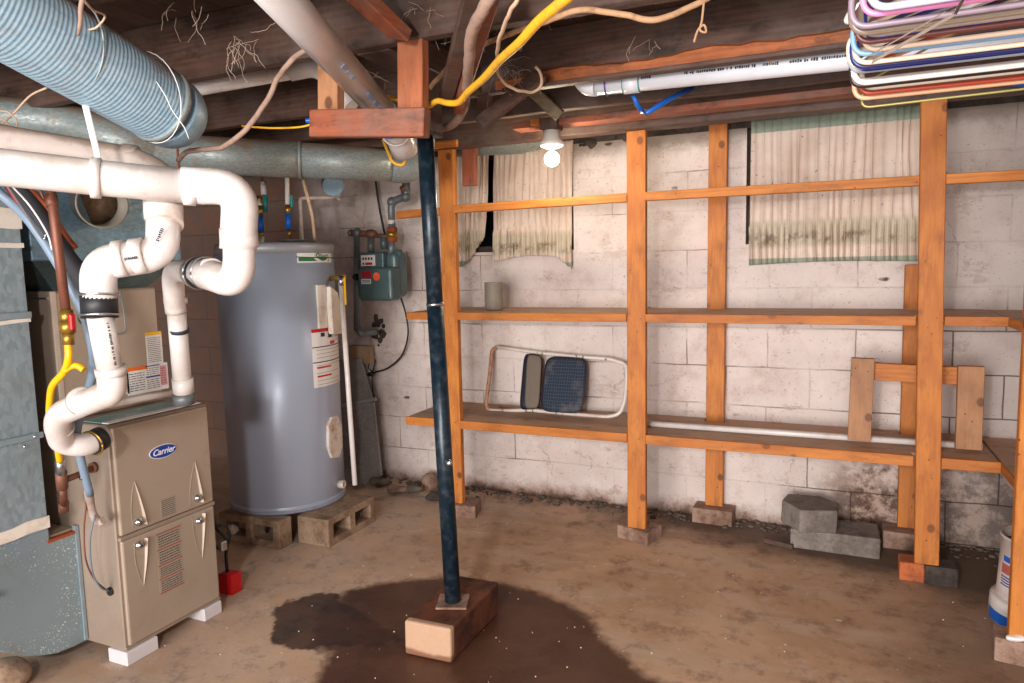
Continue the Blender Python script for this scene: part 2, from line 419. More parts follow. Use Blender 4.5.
def wall_mat(name, axes='xz', brown=False):
    g = G(name); X, Y, Z = g.xyz()
    u = X if axes[0] == 'x' else Y
    vec = g.n('CombineXYZ', 0, {0: g.m('ADD', u, 20.07), 1: g.m('ADD', Z, 4 - .02), 2: 0.0})
    wob = g.noise(3, detail=3)
    vec2 = g.n('VectorMath', 0, {0: vec, 1: g.n('CombineXYZ', 0, {0: g.m('MULTIPLY', wob, .02), 1: g.m('MULTIPLY', wob, .02)})}, operation='ADD')
    bt = g.t.nodes.new('ShaderNodeTexBrick'); g.t.links.new(vec2, bt.inputs['Vector'])
    for k, v in {'Scale': 1.0, 'Mortar Size': .0035, 'Mortar Smooth': .25, 'Brick Width': .4, 'Row Height': .2}.items(): bt.inputs[k].default_value = v
    bt.offset = .5
    bt.inputs['Color1'].default_value = (.2, .2, .2, 1); bt.inputs['Color2'].default_value = (.8, .8, .8, 1)
    mort = bt.outputs['Fac']; cell = g.n('SeparateColor', 0, {0: bt.outputs['Color']})
    n1 = g.noise(1.6, detail=5, rough=.6); n2 = g.noise(7, detail=7, rough=.7); n3 = g.noise(45, detail=4, rough=.7)
    col = g.mix(g.step(n1, .35, .65), hexc('e4d7d0'), hexc('cfc0b9'))
    col = g.mix(g.m('MULTIPLY', cell, .22), col, hexc('b5a7a0'))
    col = g.mix(g.m('MULTIPLY', g.step(n2, .48, .72), .5), col, hexc('b3998a'))
    # specks and chips
    v = g.n('TexVoronoi', 0, {'Scale': 17.0}); chip = g.m('MULTIPLY', g.m('SUBTRACT', 1.0, g.step(v, .05, .11)), g.step(n2, .47, .55))
    col = g.mix(chip, col, hexc('4c3c34'))
    cr = g.t.nodes.new('ShaderNodeTexVoronoi'); cr.feature = 'DISTANCE_TO_EDGE'; cr.inputs['Scale'].default_value = 2.6
    wv_ = g.n('VectorMath', 0, {0: g.tc.outputs['Object'], 1: g.n('CombineXYZ', 0, {0: g.m('MULTIPLY', n2, .25), 1: 0.0, 2: g.m('MULTIPLY', n3, .12)})}, operation='ADD'); g.t.links.new(wv_, cr.inputs['Vector'])
    ck = g.m('MULTIPLY', g.m('SUBTRACT', 1.0, g.step(cr.outputs['Distance'], .0, .012)), g.step(n1, .52, .62))
    col = g.mix(g.m('MULTIPLY', ck, .6), col, hexc('6a5446'))
    pt = g.noise(5.5, g.map((1, 1, 1.6), (3, 1, 2)), 8, .8); col = g.mix(g.m('MULTIPLY', g.step(pt, .56, .64), .5), col, hexc('9d8474'))
    fw_ = g.noise(90, detail=2); col = g.mix(g.m('MULTIPLY', g.step(fw_, .66, .72), .5), col, hexc('5a463b'))
    # cracked joints, only here and there dark
    jm = g.m('MULTIPLY', mort, g.m('ADD', .12, g.m('MULTIPLY', g.step(g.noise(3.1, detail=5), .48, .66), .8)), clamp=True)
    col = g.mix(g.m('MULTIPLY', jm, .85), col, hexc('6c5648'))
    # damp band near the floor, blackened corner at the right
    zz = g.m('ADD', Z, g.m('MULTIPLY', g.m('SUBTRACT', n2, .5), .28))
    low = g.m('SUBTRACT', 1.0, g.step(zz, .0, .10))
    col = g.mix(g.m('MULTIPLY', low, .8), col, hexc('8a6652'))
    low2 = g.m('SUBTRACT', 1.0, g.step(zz, -.02, .035)); col = g.mix(low2, col, hexc('5c4638'))
    if axes == 'xz':
        dr = g.m('MULTIPLY', g.step(g.m('ADD', X, g.m('MULTIPLY', n2, .3)), .05, .35), g.m('SUBTRACT', 1.0, g.step(g.m('ADD', Z, g.m('MULTIPLY', g.m('SUBTRACT', n2, .5), .9)), .22, .52)))
        col = g.mix(g.m('MULTIPLY', dr, .75), col, hexc('a07f6a'))
        blot = g.step(g.noise(11, detail=8, rough=.75), .40, .56)
        col = g.mix(g.m('MULTIPLY', dr, g.m('MULTIPLY', blot, .95)), col, hexc('4a2f22'))
        gr = g.step(g.m('ADD', X, g.m('MULTIPLY', n1, .3)), .3, .9); col = g.mix(g.m('MULTIPLY', gr, .45), col, hexc('8d857f'))
        # dark joints at the right bottom
        dj = g.m('MULTIPLY', g.m('MULTIPLY', g.step(X, -.2, .3), g.m('SUBTRACT', 1.0, g.step(Z, .95, 1.2))), mort)
        col = g.mix(g.m('MULTIPLY', dj, .75), col, hexc('2c1d16'))
        # bare brown block towards the left end
        br = g.m('SUBTRACT', 1.0, g.step(g.m('ADD', X, g.m('MULTIPLY', n2, .25)), -3.15, -2.9))
        bc = g.mix(g.step(n2, .35, .7), hexc('8a6450'), hexc('5c3f31')); bc = g.mix(g.m('MULTIPLY', mort, .6), bc, hexc('2a1a14'))
        col = g.mix(br, col, bc)
        gl = g.m('MULTIPLY', g.m('SUBTRACT', 1.0, g.step(X, -2.9, -2.2)), g.step(n2, .3, .6)); col = g.mix(g.m('MULTIPLY', gl, .45), col, hexc('8c7c74'))
        # paint lost along the top
        tp = g.step(g.m('ADD', Z, g.m('MULTIPLY', n2, .12)), 1.96, 2.04); col = g.mix(g.m('MULTIPLY', tp, .7), col, hexc('6f6152'))
    if brown:
        bc = g.mix(g.step(n2, .35, .7), hexc('8a6450'), hexc('5c3f31')); col = g.mix(.9, col, bc)
    h = g.m('SUBTRACT', g.m('ADD', g.m('MULTIPLY', n3, .25), g.m('MULTIPLY', n2, .5)), g.m('MULTIPLY', mort, .9))
    g.bump(h, .55, .012)
    return g.fin(col, .85)
M['wall'] = wall_mat('painted_block_wall'); M['wall_side'] = wall_mat('painted_block_side', 'yz'); M['wall_brown'] = wall_mat('bare_block_side', 'yz', True)

def floor_mat():
    g = G('old_concrete_floor'); X, Y, Z = g.xyz()
    n1 = g.noise(1.1, detail=5, rough=.6, dist=.4); n2 = g.noise(4.5, detail=8, rough=.68); n3 = g.noise(55, detail=4, rough=.7)
    nl = g.noise(2.2, g.map((1, 2.6, 1)), 6, .65, .6)
    col = g.mix(g.step(n1, .34, .66), hexc('d2ae90'), hexc('b28d6e'))
    col = g.mix(g.m('MULTIPLY', g.step(nl, .45, .7), .55), col, hexc('c9b49e'))
    col = g.mix(g.m('MULTIPLY', g.step(n2, .52, .72), .5), col, hexc('7d5d46'))
    # grey-white tint towards the left, rusty spots
    lf = g.m('MULTIPLY', g.m('SUBTRACT', 1.0, g.step(X, -2.1, -1.2)), g.step(n2, .3, .6)); col = g.mix(g.m('MULTIPLY', lf, .4), col, hexc('b5aca4'))
    rs = g.step(g.noise(13, detail=5), .66, .74); col = g.mix(g.m('MULTIPLY', rs, .6), col, hexc('8c4a28'))
    mt = g.noise(9, detail=9, rough=.8); col = g.mix(g.m('MULTIPLY', g.step(mt, .5, .62), .35), col, hexc('6f5240')); col = g.mix(g.m('MULTIPLY', g.step(g.noise(6.5, detail=8, rough=.8), .56, .66), .4), col, hexc('d8c8b6'))
    # dark dirt along the back wall and at the right
    yy = g.m('ADD', Y, g.m('MULTIPLY', g.m('SUBTRACT', n2, .5), .55))
    dk = g.step(g.m('ADD', yy, g.m('MULTIPLY', X, .22)), 3.2, 3.5); col = g.mix(g.m('MULTIPLY', dk, .85), col, hexc('54443a'))
    dk2 = g.m('MULTIPLY', g.step(g.m('ADD', X, g.m('MULTIPLY', n2, .5)), .25, .75), .6); col = g.mix(dk2, col, hexc('5e4a3b'))
    # wet patch
    wet = g.n('Attribute', 2, None, attribute_name='wet'); dmp = g.n('Attribute', 2, None, attribute_name='damp')
    wob = g.m('MULTIPLY', g.m('SUBTRACT', n2, .5), .10); wob2 = g.m('MULTIPLY', g.m('SUBTRACT', g.noise(22, detail=4), .5), .05)
    wv = g.m('ADD', g.m('ADD', wet, wob), wob2); dv = g.m('ADD', g.m('ADD', dmp, g.m('MULTIPLY', wob, 1.3)), wob2)
    wm = g.step(wv, -.03, .03); dm = g.step(dv, -.008, .015)
    wc = g.mix(g.step(n2, .35, .68), hexc('5d3d2c'), hexc('46291d')); col = g.mix(wm, col, wc)
    dc = g.mix(g.step(n2, .4, .6), hexc('47291d'), hexc('241612')); col = g.mix(g.m('MULTIPLY', dm, .9), col, dc)
    sp = g.n('TexVoronoi', 0, {'Scale': 26.0}); spm = g.m('MULTIPLY', g.m('SUBTRACT', 1.0, g.step(sp, .03, .07)), g.step(n1, .5, .55)); col = g.mix(spm, col, hexc('cdbfae'))
    g.bump(g.m('ADD', g.m('MULTIPLY', n2, .6), g.m('MULTIPLY', n3, .25)), .3, .01)
    return g.fin(col, g.m('SUBTRACT', .78, g.m('MULTIPLY', wm, .33)))
M['floor'] = floor_mat()
# ================================================================= THE SETTING
WALL_Y = 3.77; CEIL = 2.2
def struct(mb, name, mats, **k):
    o = mb.build(name, mats, None, **k); o['kind'] = 'structure'; return o
# floor: fine grid carrying the outline distance of the wet patch
def sdf(poly, x, y):
    best = 1e9; ins = False; n = len(poly)
    for i in range(n):
        ax, ay = poly[i]; bx, by = poly[(i+1) % n]
        dx, dy = bx-ax, by-ay; t = max(0, min(1, ((x-ax)*dx + (y-ay)*dy) / (dx*dx+dy*dy+1e-12)))
        best = min(best, (x-ax-t*dx)**2 + (y-ay-t*dy)**2)
        if (ay > y) != (by > y) and x < (bx-ax)*(y-ay)/(by-ay)+ax: ins = not ins
    return math.sqrt(best) * (1 if ins else -1)
wetpx = [(345,592),(385,582),(430,578),(480,580),(530,590),(565,602),(590,618),(605,640),(640,672),(700,700),(690,800),(420,860),(300,760),(308,700),(322,668),(330,654),(310,645),(320,610)]
damppx = [(271,610),(285,598),(300,600),(318,592),(338,594),(345,604),(362,612),(395,630),(400,640),(370,648),(330,645),(305,652),(285,650),(272,644)]
wetp = [tuple(at(a, b, z=0)[:2]) for a, b in wetpx]; dampp = [tuple(at(a, b, z=0)[:2]) for a, b in damppx]
nx, ny = 200, 170; X0, X1, Y0, Y1 = -4.9, 1.25, -1.4, 3.97
fv = [(X0+(X1-X0)*i/nx, Y0+(Y1-Y0)*j/ny, 0) for j in range(ny+1) for i in range(nx+1)]
me = bpy.data.meshes.new('floor')
me.from_pydata(fv, [], [(j*(nx+1)+i, j*(nx+1)+i+1, (j+1)*(nx+1)+i+1, (j+1)*(nx+1)+i) for j in range(ny) for i in range(nx)])
for nm, pl in (('wet', wetp), ('damp', dampp)):
    a = me.attributes.new(nm, 'FLOAT', 'POINT'); a.data.foreach_set('value', [sdf(pl, x, y) for x, y, z in fv])
me.materials.append(M['floor']); fl = bpy.data.objects.new('floor', me); COL.objects.link(fl); fl['kind'] = 'structure'

us = [-4.9, -2.02, -1.30, -.392, .42, 1.25]
struct(MB().holed((0, WALL_Y, 0), (1,0,0), (0,0,1), (0,.2,0), us, [0, 1.43, 2.0], {(1,1),(3,1)}), 'wall_back', M['wall'])
struct(MB().box((1.05, -1.4, 0), (1.25, WALL_Y, 2.0)), 'wall_right', M['wall_side'])
struct(MB().box((-4.9, -1.4, 0), (-4.7, WALL_Y, 2.0)), 'wall_left', M['wall_brown'])
cb = MB()
x = -4.9
while x < 1.2:
    cb.box((x, -1.4, CEIL), (min(x+.138, 1.25), 3.97, CEIL+.03)); x += .14
struct(cb, 'ceiling', M['dark_y'])
# sill on the wall, with crumbled mortar under it
struct(MB().box((-4.9, 3.80, 2.045), (1.25, 3.97, CEIL)), 'trim_1', M['dark_x'])
sm = MB()
for i in range(70):
    px = R.uniform(-1.28, -.75) if i < 45 else R.uniform(-4.4, 1.1)
    sm.ball((px, R.uniform(3.775, 3.84), R.uniform(1.985, 2.035)), R.uniform(.012, .032), (1.3, 1, .7), 0, 5)
sm.box((-4.9, 3.775, 2.0), (1.25, 3.97, 2.03)); struct(sm.jitter(.012, 30), 'trim_2', M['darkbrick'])
for k, (a, b) in enumerate(((-2.02, -1.30), (-.392, .42))):
    f = MB().holed((a, WALL_Y+.06, 1.43), (1,0,0), (0,0,1), (0,.05,0), [0,.035,(b-a)/2-.015,(b-a)/2+.015,b-a-.035,b-a], [0,.035,.535,.57], {(1,1),(3,1)})
    fo = struct(f, 'window_%d' % (k+1), M['darkbrick'])
    g = G('dark_pane_%d' % k); g.fin(hexc('0c0e10'), .15)
    MB().box((a+.03, WALL_Y+.08, 1.46), (b-.03, WALL_Y+.088, 1.97)).build('pane', g.mat, fo)

# ================================================================= JOISTS AND CEILING TIMBER
def board(name, p0, p1, wd, th, mat, label, cat, group=None, up=(0,0,1), bev=.003, jit=.0):
    mb = MB().bar(p0, p1, wd, th, up)
    return mb.single(name, mat, label, cat, group, bevel=bev)
def joist(y, zb, zt, th, label, name='ceiling_joist', x0=-4.7, x1=1.05):
    mb = MB(); n = 46; ys = (y, y+th)
    prof = [(0,0),(1,0),(1,1),(0,1)]
    vs = []
    for i in range(n+1):
        xx = x0+(x1-x0)*i/n
        dz = noise.noise(Vector((xx*2.3, y*7, 0))) * .007; dy = noise.noise(Vector((xx*1.7, y*3, 5))) * .005
        vs += [(xx, ys[a]+dy, zb+dz if b == 0 else zt) for a, b in prof]
    fs = [(i*4+j, (i+1)*4+j, (i+1)*4+(j+1) % 4, i*4+(j+1) % 4) for i in range(n) for j in range(4)]
    mb.add(vs, fs).add([vs[0],vs[1],vs[2],vs[3]], [(0,1,2,3)]).add(vs[-4:], [(3,2,1,0)])
    return mb.single(name, M['dark_x'], label, 'joist', 'floor joists overhead', bevel=.004)
joist(1.20, 2.0, 2.2, .045, 'dark old floor joist nearest the viewer, crossing behind the big spiral duct')
joist(1.83, 2.0, 2.2, .045, 'dark dusty floor joist that carries the wooden pipe hanger')
joist(2.50, 2.0, 2.2, .045, 'dark brown floor joist just in front of the long white pipe')
joist(2.93, 2.0, 2.2, .05, 'dark brown floor joist just behind the long white pipe')
joist(3.255, 1.952, 2.2, .09, 'thick dark beam resting on the tops of the orange shelf posts', 'ceiling_beam')
# orange split strip along the lower edge of one joist (a ledger strip nailed on)
led = MB(); n = 40; vs = []
for i in range(n+1):
    xx = -1.16 + 1.75*i/n; h = .046 + .016*noise.noise(Vector((xx*4, 3, 0))) + .008*noise.noise(Vector((xx*15, 3, 0)))
    vs += [(xx, 2.488, 2.004), (xx, 2.502, 2.004), (xx, 2.502, 2.004+h), (xx, 2.488, 2.004+h-.01)]
led.add(vs, [(i*4+j, (i+1)*4+j, (i+1)*4+(j+1) % 4, i*4+(j+1) % 4) for i in range(n) for j in range(4)] + [(0,1,2,3),(n*4+3,n*4+2,n*4+1,n*4)])
led.single('ledger_strip', wood('raw_orange_strip', 'c8743c', '9a4a22', 'x', False, dirt='5a3a2c', damt=.5), 'raw orange strip of split wood along the joist in front of the white pipe', 'board')
MB().box((-1.12, 2.46, 1.985), (1.05, 2.5, 2.0)).single('batten', M['dark_x'], 'thin dark batten under the orange split strip', 'board', bevel=.002)
board('ceiling_board', (-1.35, 3.12, 1.985), (1.05, 3.12, 1.985), .09, .03, M['red_x'], 'flat reddish brown board between the white pipe and the post beam', 'board')
board('ceiling_board', (-1.9, 3.46, 2.05), (1.05, 3.46, 2.05), .14, .03, M['dark_x'], 'flat dark board behind the beam above the curtains', 'board')

# loose bridging pieces between joists
def px_board(name, a, b, wd, th, mat, label, cat='board', up=(0,.3,1), group=None):
    return board(name, D(*a), D(*b), wd, th, mat, label, cat, group, up)
px_board('bridging_board', (492,-10,1.62), (458,104,2.35), .07, .03, M['red_z'], 'reddish diagonal bridging board left of the yellow cable', up=(1,.3,0), group='cross bridging')
px_board('bridging_board', (474,-8,1.62), (446,98,2.32), .03, .045, M['dark_z'], 'narrow grey diagonal bridging strip beside the reddish bridging board', up=(1,.3,0), group='cross bridging')
px_board('bridging_board', (488,62,2.7), (484,112,2.75), .05, .035, M['dark_z'], 'short dark upright board behind the slanting offcut', up=(.2,1,0))
px_board('bridging_board', (542,74,2.5), (480,124,2.45), .05, .03, M['dark_x'], 'dark slanting wood offcut hanging below the yellow cable', up=(0,1,0))
px_board('bridging_board', (493,52,2.95), (560,116,3.0), .05, .03, wood('mouldy_board', '8b7a5c', '5d503c', 'x', False, dirt='4d4032'), 'greenish grey bridging board running down to the light bulb', up=(0,1,.2))
px_board('bridging_board', (345,-18,1.75), (400,34,1.98), .075, .035, M['red_y'], 'wide reddish diagonal bridging board at the top beside the grey drain pipe', up=(.3,0,1), group='cross bridging')
board('wood_block', (-1.86, 3.23, 1.965), (-1.72, 3.23, 1.965), .02, .035, M['post_x'], 'small yellow wood offcut tucked under the beam beside the blue post', 'wood block')
px_board('wood_block', (534,122,3.2), (553,128,3.3), .05, .025, M['post_x'], 'small orange wood block beside the lamp holder', 'wood block', up=(0,0,1))
px_board('wood_block', (657,112,3.3), (677,106,3.3), .05, .03, M['post_x'], 'small yellow wood wedge on the beam behind the blue tubing', 'wood block')

# hanger for the drain pipe
h = thing('pipe_hanger', (-1.26, 1.86, 1.74), 'U-shaped hanger of old reddish boards under the grey drain pipe, at the blue post', 'pipe hanger')
a, b = at(313,124,y=1.8), at(427,123,y=1.8)
MB().bar(a, b, .04, .08).build('cross_board', M['red_x'], h, bevel=.003)
MB().bar(at(411,124,y=1.85)+Vector((0,.01,-.02)), at(411,36,y=1.85)+Vector((0,.01,0)), .04, .085, (1,0,0)).build('upright', wood('orange_old_upright','b8683c','7c3c20','z',False,dirt='8d6a54',damt=.4), h, bevel=.003)
MB().bar(at(331,122,y=1.87), at(331,58,y=1.87), .04, .075, (1,0,0)).build('upright', wood('pale_upright','c08a62','96603c','z',True), h, bevel=.003)

# ================================================================= STEEL POST ON ITS FOOTING
fb = MB().box((-1.335, 2.005, 0), (-1.150, 2.395, .125))
fb.jitter(.006, 12); fb.single('footing_block', M['padblock'], 'damp concrete block with a pale cut end under the dark blue steel post', 'block', bevel=.008, seg=2)
st = thing('steel_post', (-1.24, 2.19, .126), 'dark blue painted steel post standing on a damp block', 'post')
base = at(453,602,z=.13); top = at(425,137,y=2.17); mid = base.lerp(top, .655)
MB().tube([base, mid], .0295, 24).build('lower_tube', M['navy'], st)
MB().tube([mid, top], .0285, 24).build('upper_tube', M['navy'], st)
MB().lathe([(0,.031),(.012,.031)], mid-Vector((0,0,.006)), (top-base), 24).build('collar', M['steelband'], st)
MB().obox(base+Vector((0,0,.002)), (.052,.02,0), (-.02,.052,0), (0,0,.004)).build('base_plate', M['brick'], st, bevel=.001)
MB().obox(top+Vector((0,0,.004)), (.045,0,0), (0,.045,0), (0,0,.004)).build('top_plate', M['navy'], st)
MB().ball(at(449,463,y=2.155), .013, (1,.8,1)).build('pin', M['steelband'], st)
MB().box((top.x-.04, 2.13, top.z+.01), (top.x+.045, 2.215, 2.0)).single('wood_block', M['dark_z'], 'dark timber packing block on top of the blue steel post', 'wood block', bevel=.003)
MB().box((top.x-.06, 1.877, 2.0), (top.x+.06, 2.5, 2.09)).single('blocking_board', M['dark_y'], 'dark blocking between two joists above the blue steel post', 'board', bevel=.003)

# ================================================================= SHELVING
SH = 'pine shelving along the back wall'
posts = [ # x bottom, x top, y front, z bottom, z top, label
 (-1.832, -1.826, 3.29, .075, 1.952, 'orange pine shelf post just right of the dark blue steel post'),
 (-.832, -.828, 3.29, .066, 1.952, 'orange pine front shelf post in the middle, right of the tubular frame'),
 (.392, .352, 3.27, .082, 1.965, 'wide knotty orange front shelf post in front of the right curtain edge'),
 (-.527, -.522, 3.705, .08, 2.03, 'orange pine rear shelf post against the wall, left of the right curtain'),
 (.362, .355, 3.705, .08, 1.315, 'narrow rear shelf post half hidden behind the wide knotty post'),
]
for xb, xt, y, zb, zt, lb in posts:
    mb = MB(); 
    mb.bar((xb, y+.019, zb), (xt, y+.019, zt), .089 if y > 3 else .09, .038, (0,1,0))
    mb.single('shelf_post', M['post_z'], lb, 'post', SH, bevel=.003)
MB().bar((.612, 2.72, .085), (.605, 2.72, 1.99), .089, .038, (0,1,0)).single('shelf_post', M['post_z'], 'orange shelf post at the right edge in front of the white bucket', 'post', SH, bevel=.003)
# boards: front edge and dusty top
def shelf(x0, x1, y0, y1, z, th, label, notches=()):
    o = thing('shelf_board', ((x0+x1)/2, (y0+y1)/2, z-th), label, 'shelf', SH)
    # notched plank
    poly = [(x0,y0)]; 
    for a, b, ny_ in sorted(notches):
        if ny_ == 'f': poly += [(a,y0),(a,y0+.045),(b,y0+.045),(b,y0)]
    poly += [(x1,y0),(x1,y1)]
    for a, b, ny_ in sorted(notches, reverse=True):
        if ny_ == 'b': poly += [(b,y1),(b,y1-.08),(a,y1-.08),(a,y1)]
    poly += [(x0,y1)]
    MB().prism([(x,y,z-th+.0008) for x,y in poly], (0,0,th-.0008)).build('plank', M['shelf_grey'], o, bevel=.0015)
    return o
fN = [(-1.879,-1.783,'f'),(-.880,-.783,'f')]
s1 = shelf(-2.09, .63, 3.30, 3.765, 1.11, .036, 'middle shelf board along the whole back wall, with the grey can on it', [(-1.879,-1.783,'f'),(-.880,-.783,'f'),(.315,.425,'f'),(-.575,-.477,'b'),(.31,.41,'b')])
s2 = shelf(-2.12, .63, 3.30, 3.765, .533, .04, 'lower shelf board along the back wall, holding the frame and white pipe', [(-1.879,-1.783,'f'),(-.880,-.783,'f'),(.325,.435,'f'),(-.575,-.477,'b'),(.31,.41,'b')])
def edge(root, segs, z, th):
    for a, b in segs: MB().box((a-.004, 3.285, z-th), (b+.005, 3.2995, z+.001)).build('front_edge', M['post_x'], root, bevel=.002)
edge(s1, [(-2.09,-1.880),(-1.782,-.881),(-.782,.316),(.424,.63)], 1.11, .038)
edge(s2, [(-2.12,-1.880),(-1.782,-.881),(-.782,.326),(.434,.63)], .533, .044)
for z, lb in ((1.109, 'upper return shelf along the right wall'), (.532, 'lower return shelf along the right wall above the bucket')):
    o = thing('shelf_board', (.83, 2.8, z-.036), lb, 'shelf', SH)
    MB().box((.64, 2.20, z-.034), (1.045, 3.74, z)).build('plank', M['shelf_grey'], o, bevel=.0015)
    MB().prism([(.633,3.28,z-.036),(.633,2.20,z-.036),(.64,2.20,z-.036),(.64,3.28,z-.036)], (0,0,.036)).build('front_edge', M['post_y'], o)
# top rails with gaps at the posts
def rail(x0, x1, z0, z1, lb):
    x0 -= .006; x1 += .008
    MB().bar((x0, 3.302, z0), (x1, 3.302, z1), .036, .040).single('shelf_rail', M['post_x'], lb, 'rail', SH, bevel=.003)
rail(-1.783, -.878, 1.645, 1.652, 'top rail of the shelving in front of the left curtains')
rail(-.785, .308, 1.652, 1.650, 'top rail of the shelving in front of the right curtain')
rail(.400, 1.04, 1.650, 1.645, 'top rail of the shelving at the right end beyond the wide post')
rail(-2.13, -1.880, 1.633, 1.640, 'short end of the top rail left of the blue steel post')
MB().box((-2.13, 3.303, 1.07), (-2.125, 3.31, 1.072)) 
MB().bar(at(470,186,y=3.40), at(470,130,y=3.40), .075, .035, (0,1,0)).single('hanging_board', M['red_z'], 'short reddish board hanging under the beam in front of the left curtain', 'board', bevel=.003)
# bricks under the posts
def brick(c, half, rot, mat, lb, name='brick'):
    a = math.radians(rot); u = Vector((math.cos(a), math.sin(a), 0)); v = Vector((-math.sin(a), math.cos(a), 0))
    mb = MB().obox(Vector((c[0], c[1], half[2])), u*half[0], v*half[1], (0,0,half[2])); mb.jitter(.004, 15, c[0])
    return mb.single(name, mat, lb, 'brick', 'bricks under the shelf posts', bevel=.005, seg=2)
brick((-.83, 3.345), (.085, .07, .033), -18, M['brick'], 'pale pinkish brick under the middle front post')
brick((-1.80, 3.34), (.075, .075, .036), 15, M['brick'], 'pale brick under the post beside the blue steel post')
brick((-.525, 3.70), (.10, .06, .04), -2, M['brick'], 'grey mortar-smeared brick under the rear post left of the two blocks')
brick((.352, 3.69), (.10, .065, .04), 0, M['brick'], 'dusty brick under the half hidden rear post')
rb = thing('brick', (.39, 3.32, 0), 'half orange, half blackened brick under the wide knotty post', 'brick', 'bricks under the shelf posts')
MB().box((.295,3.27,0),(.385,3.37,.08)).jitter(.003,15).build('clean_end', M['redbrick'], rb, bevel=.004)
MB().box((.386,3.265,0),(.505,3.365,.08)).jitter(.003,15).build('blackened_end', M['darkbrick'], rb, bevel=.004)
brick((.625, 2.745), (.09, .055, .042), -8, M['brick'], 'tan brick under the post at the right edge')

# things on the shelves
cn = thing('tin_can', (-1.67, 3.50, 1.112), 'dull grey open can standing on the middle shelf', 'can')
g = MB().lathe([(0,.047),(0.004,.049),(.145,.049),(.147,.051),(.150,.050),(.150,.046),(.006,.045),(.006,.0001)], (-1.67,3.50,1.112), (0,0,1), 30); g.build('can_body', dirty('dull_tin','9c9488','6d6358',.5,.3,amt=.6), cn)

fr = thing('tubular_frame', (-1.36, 3.66, .535), 'white enamelled bent-tube bed frame with rusty left end leaning on the wall', 'frame')
fy = lambda z: 3.60 + (z-.54)*.38
def FP(px, py, off=0):   # plane of the leaning frame
    r = ray(px, py); n = Vector((0, 1, -.38)); o = Vector((0, 0, CAM_H)); p0 = Vector((0, 3.60+off, .545))
    return o + r * ((p0-o).dot(n) / r.dot(n))
pts = [FP(*q) for q in [(497,347),(540,353),(580,357),(610,359),(626,364),(627,375),(625,400),(620,414),(608,417),(560,413),(530,410),(500,411),(489,410)]]
MB().tube(smooth_path(round_path(pts, .03, 5), 2), .0105, 12).build('white_tube', dirty('chipped_white_enamel','e0d6cc','a0785a',.4,.1,amt=.4), fr)
MB().tube(round_path([FP(489,411), FP(486,404), FP(490,372), FP(492,350), FP(497,347)], .02, 5), .0112, 12).build('rusty_end', dirty('rusty_tube','b08468','6b3518',.7,.1,amt=.9,scale=25), fr)
MB().tube([FP(500,347,.05), FP(560,356,.06)], .004, 8).build('hinge_rod', M['rust'], fr)
MB().tube([FP(499,407,.03), FP(530,411,.0)], .005, 8).build('hinge_rod', M['rust'], fr)
MB().tube(smooth_path([FP(563,416,-.01), FP(565,419,-.014), FP(572,419,-.014), FP(574,416,-.01)], 4), .002, 6).build('wire_hook', M['brass'], fr)
def quilt(name, c, weave):
    g = G(name); X, Y, Z = g.xyz()
    if weave:
        a = g.n('TexWave', 0, {'Vector': g.map(rot=(0,.9,0)), 'Scale': 60.0, 'Distortion': .5}); b = g.n('TexWave', 0, {'Vector': g.map(rot=(0,-.7,0)), 'Scale': 60.0, 'Distortion': .5})
        col = g.mix(g.m('MULTIPLY', a, b), hexc('5b5047'), hexc('a89a88'))
        g.bump(a, .3, .002)
    else:
        a = g.n('TexWave', 0, {'Vector': g.map(), 'Scale': 22.0, 'Distortion': 1.0, 'Detail': 2.0}); b = g.n('TexWave', 0, {'Vector': g.map(rot=(0,1.57,0)), 'Scale': 18.0, 'Distortion': 1.0})
        n = g.noise(8, detail=5)
        col = g.mix(g.m('MULTIPLY', g.m('MAXIMUM', g.step(a,.8,1), g.step(b,.8,1)), .8), hexc('202938'), hexc('3f4c5e'))
        col = g.mix(g.m('MULTIPLY', g.step(n,.5,.7), .35), col, hexc('8b7f72')); g.bump(a, .3, .003)
    return g.fin(col, .85)
def pad(name, corners, th, mat, root, rib=0):
    a, b, c, d = corners   # bl, br, tr, tl
    nrm = (b-a).cross(d-a).normalized()
    if nrm.y > 0: nrm = -nrm
    n = 18; vs = []; fs = []
    for k in (1, -1):
        for j in range(n+1):
            for i in range(n+1):
                s, t = i/n, j/n
                sx, ty = s*2-1, t*2-1
                # superellipse-ish rounding of the outline
                rr = (abs(sx)**6 + abs(ty)**6) ** (1/6); mx = max(abs(sx), abs(ty), 1e-6); q = mx / max(rr, 1e-6)
                s2, t2 = (sx*q+1)/2, (ty*q+1)/2
                p = a.lerp(b, s2).lerp(d.lerp(c, s2), t2)
                e = max(0, 1-mx**5) ** .5
                vs.append(p + nrm * (k * th * .5 * e) + nrm * (rib * math.sin(s*PI*12) * e if k == 1 else 0))
    N = (n+1)**2
    for k in (0, 1):
        for j in range(n):
            for i in range(n):
                f = [k*N+j*(n+1)+i, k*N+j*(n+1)+i+1, k*N+(j+1)*(n+1)+i+1, k*N+(j+1)*(n+1)+i]
                fs.append(f if k == 0 else f[::-1])
    mb = MB().add(vs, fs, 0, True)
    return mb
pd = pad('mat', [FP(540,411.5,-.035), FP(583,414,-.035), FP(588,358,-.035), FP(546,356,-.035)], .03, None, None, .0012)
pd.single('floor_mat', quilt('navy_grid_rubber', 0, False), 'black-blue gridded rubber mat standing inside the leaning frame', 'mat', merge=True)
hp = thing('ribbed_pad', tuple(FP(530,410,-.035)), 'narrow dark pad with a grey woven face left of the gridded mat', 'pad')
p0 = FP(519,410,-.03); p1 = FP(540,409,-.03); p2 = FP(543,356,-.03); p3 = FP(524,353,-.03)
pad('x', [p0, p1, p2, p3], .035, None, None).build('pad_body', plain('dark_navy_vinyl','1b2130',.5), hp, merge=True)
q = lambda p: p + Vector((0, -.014, .006))
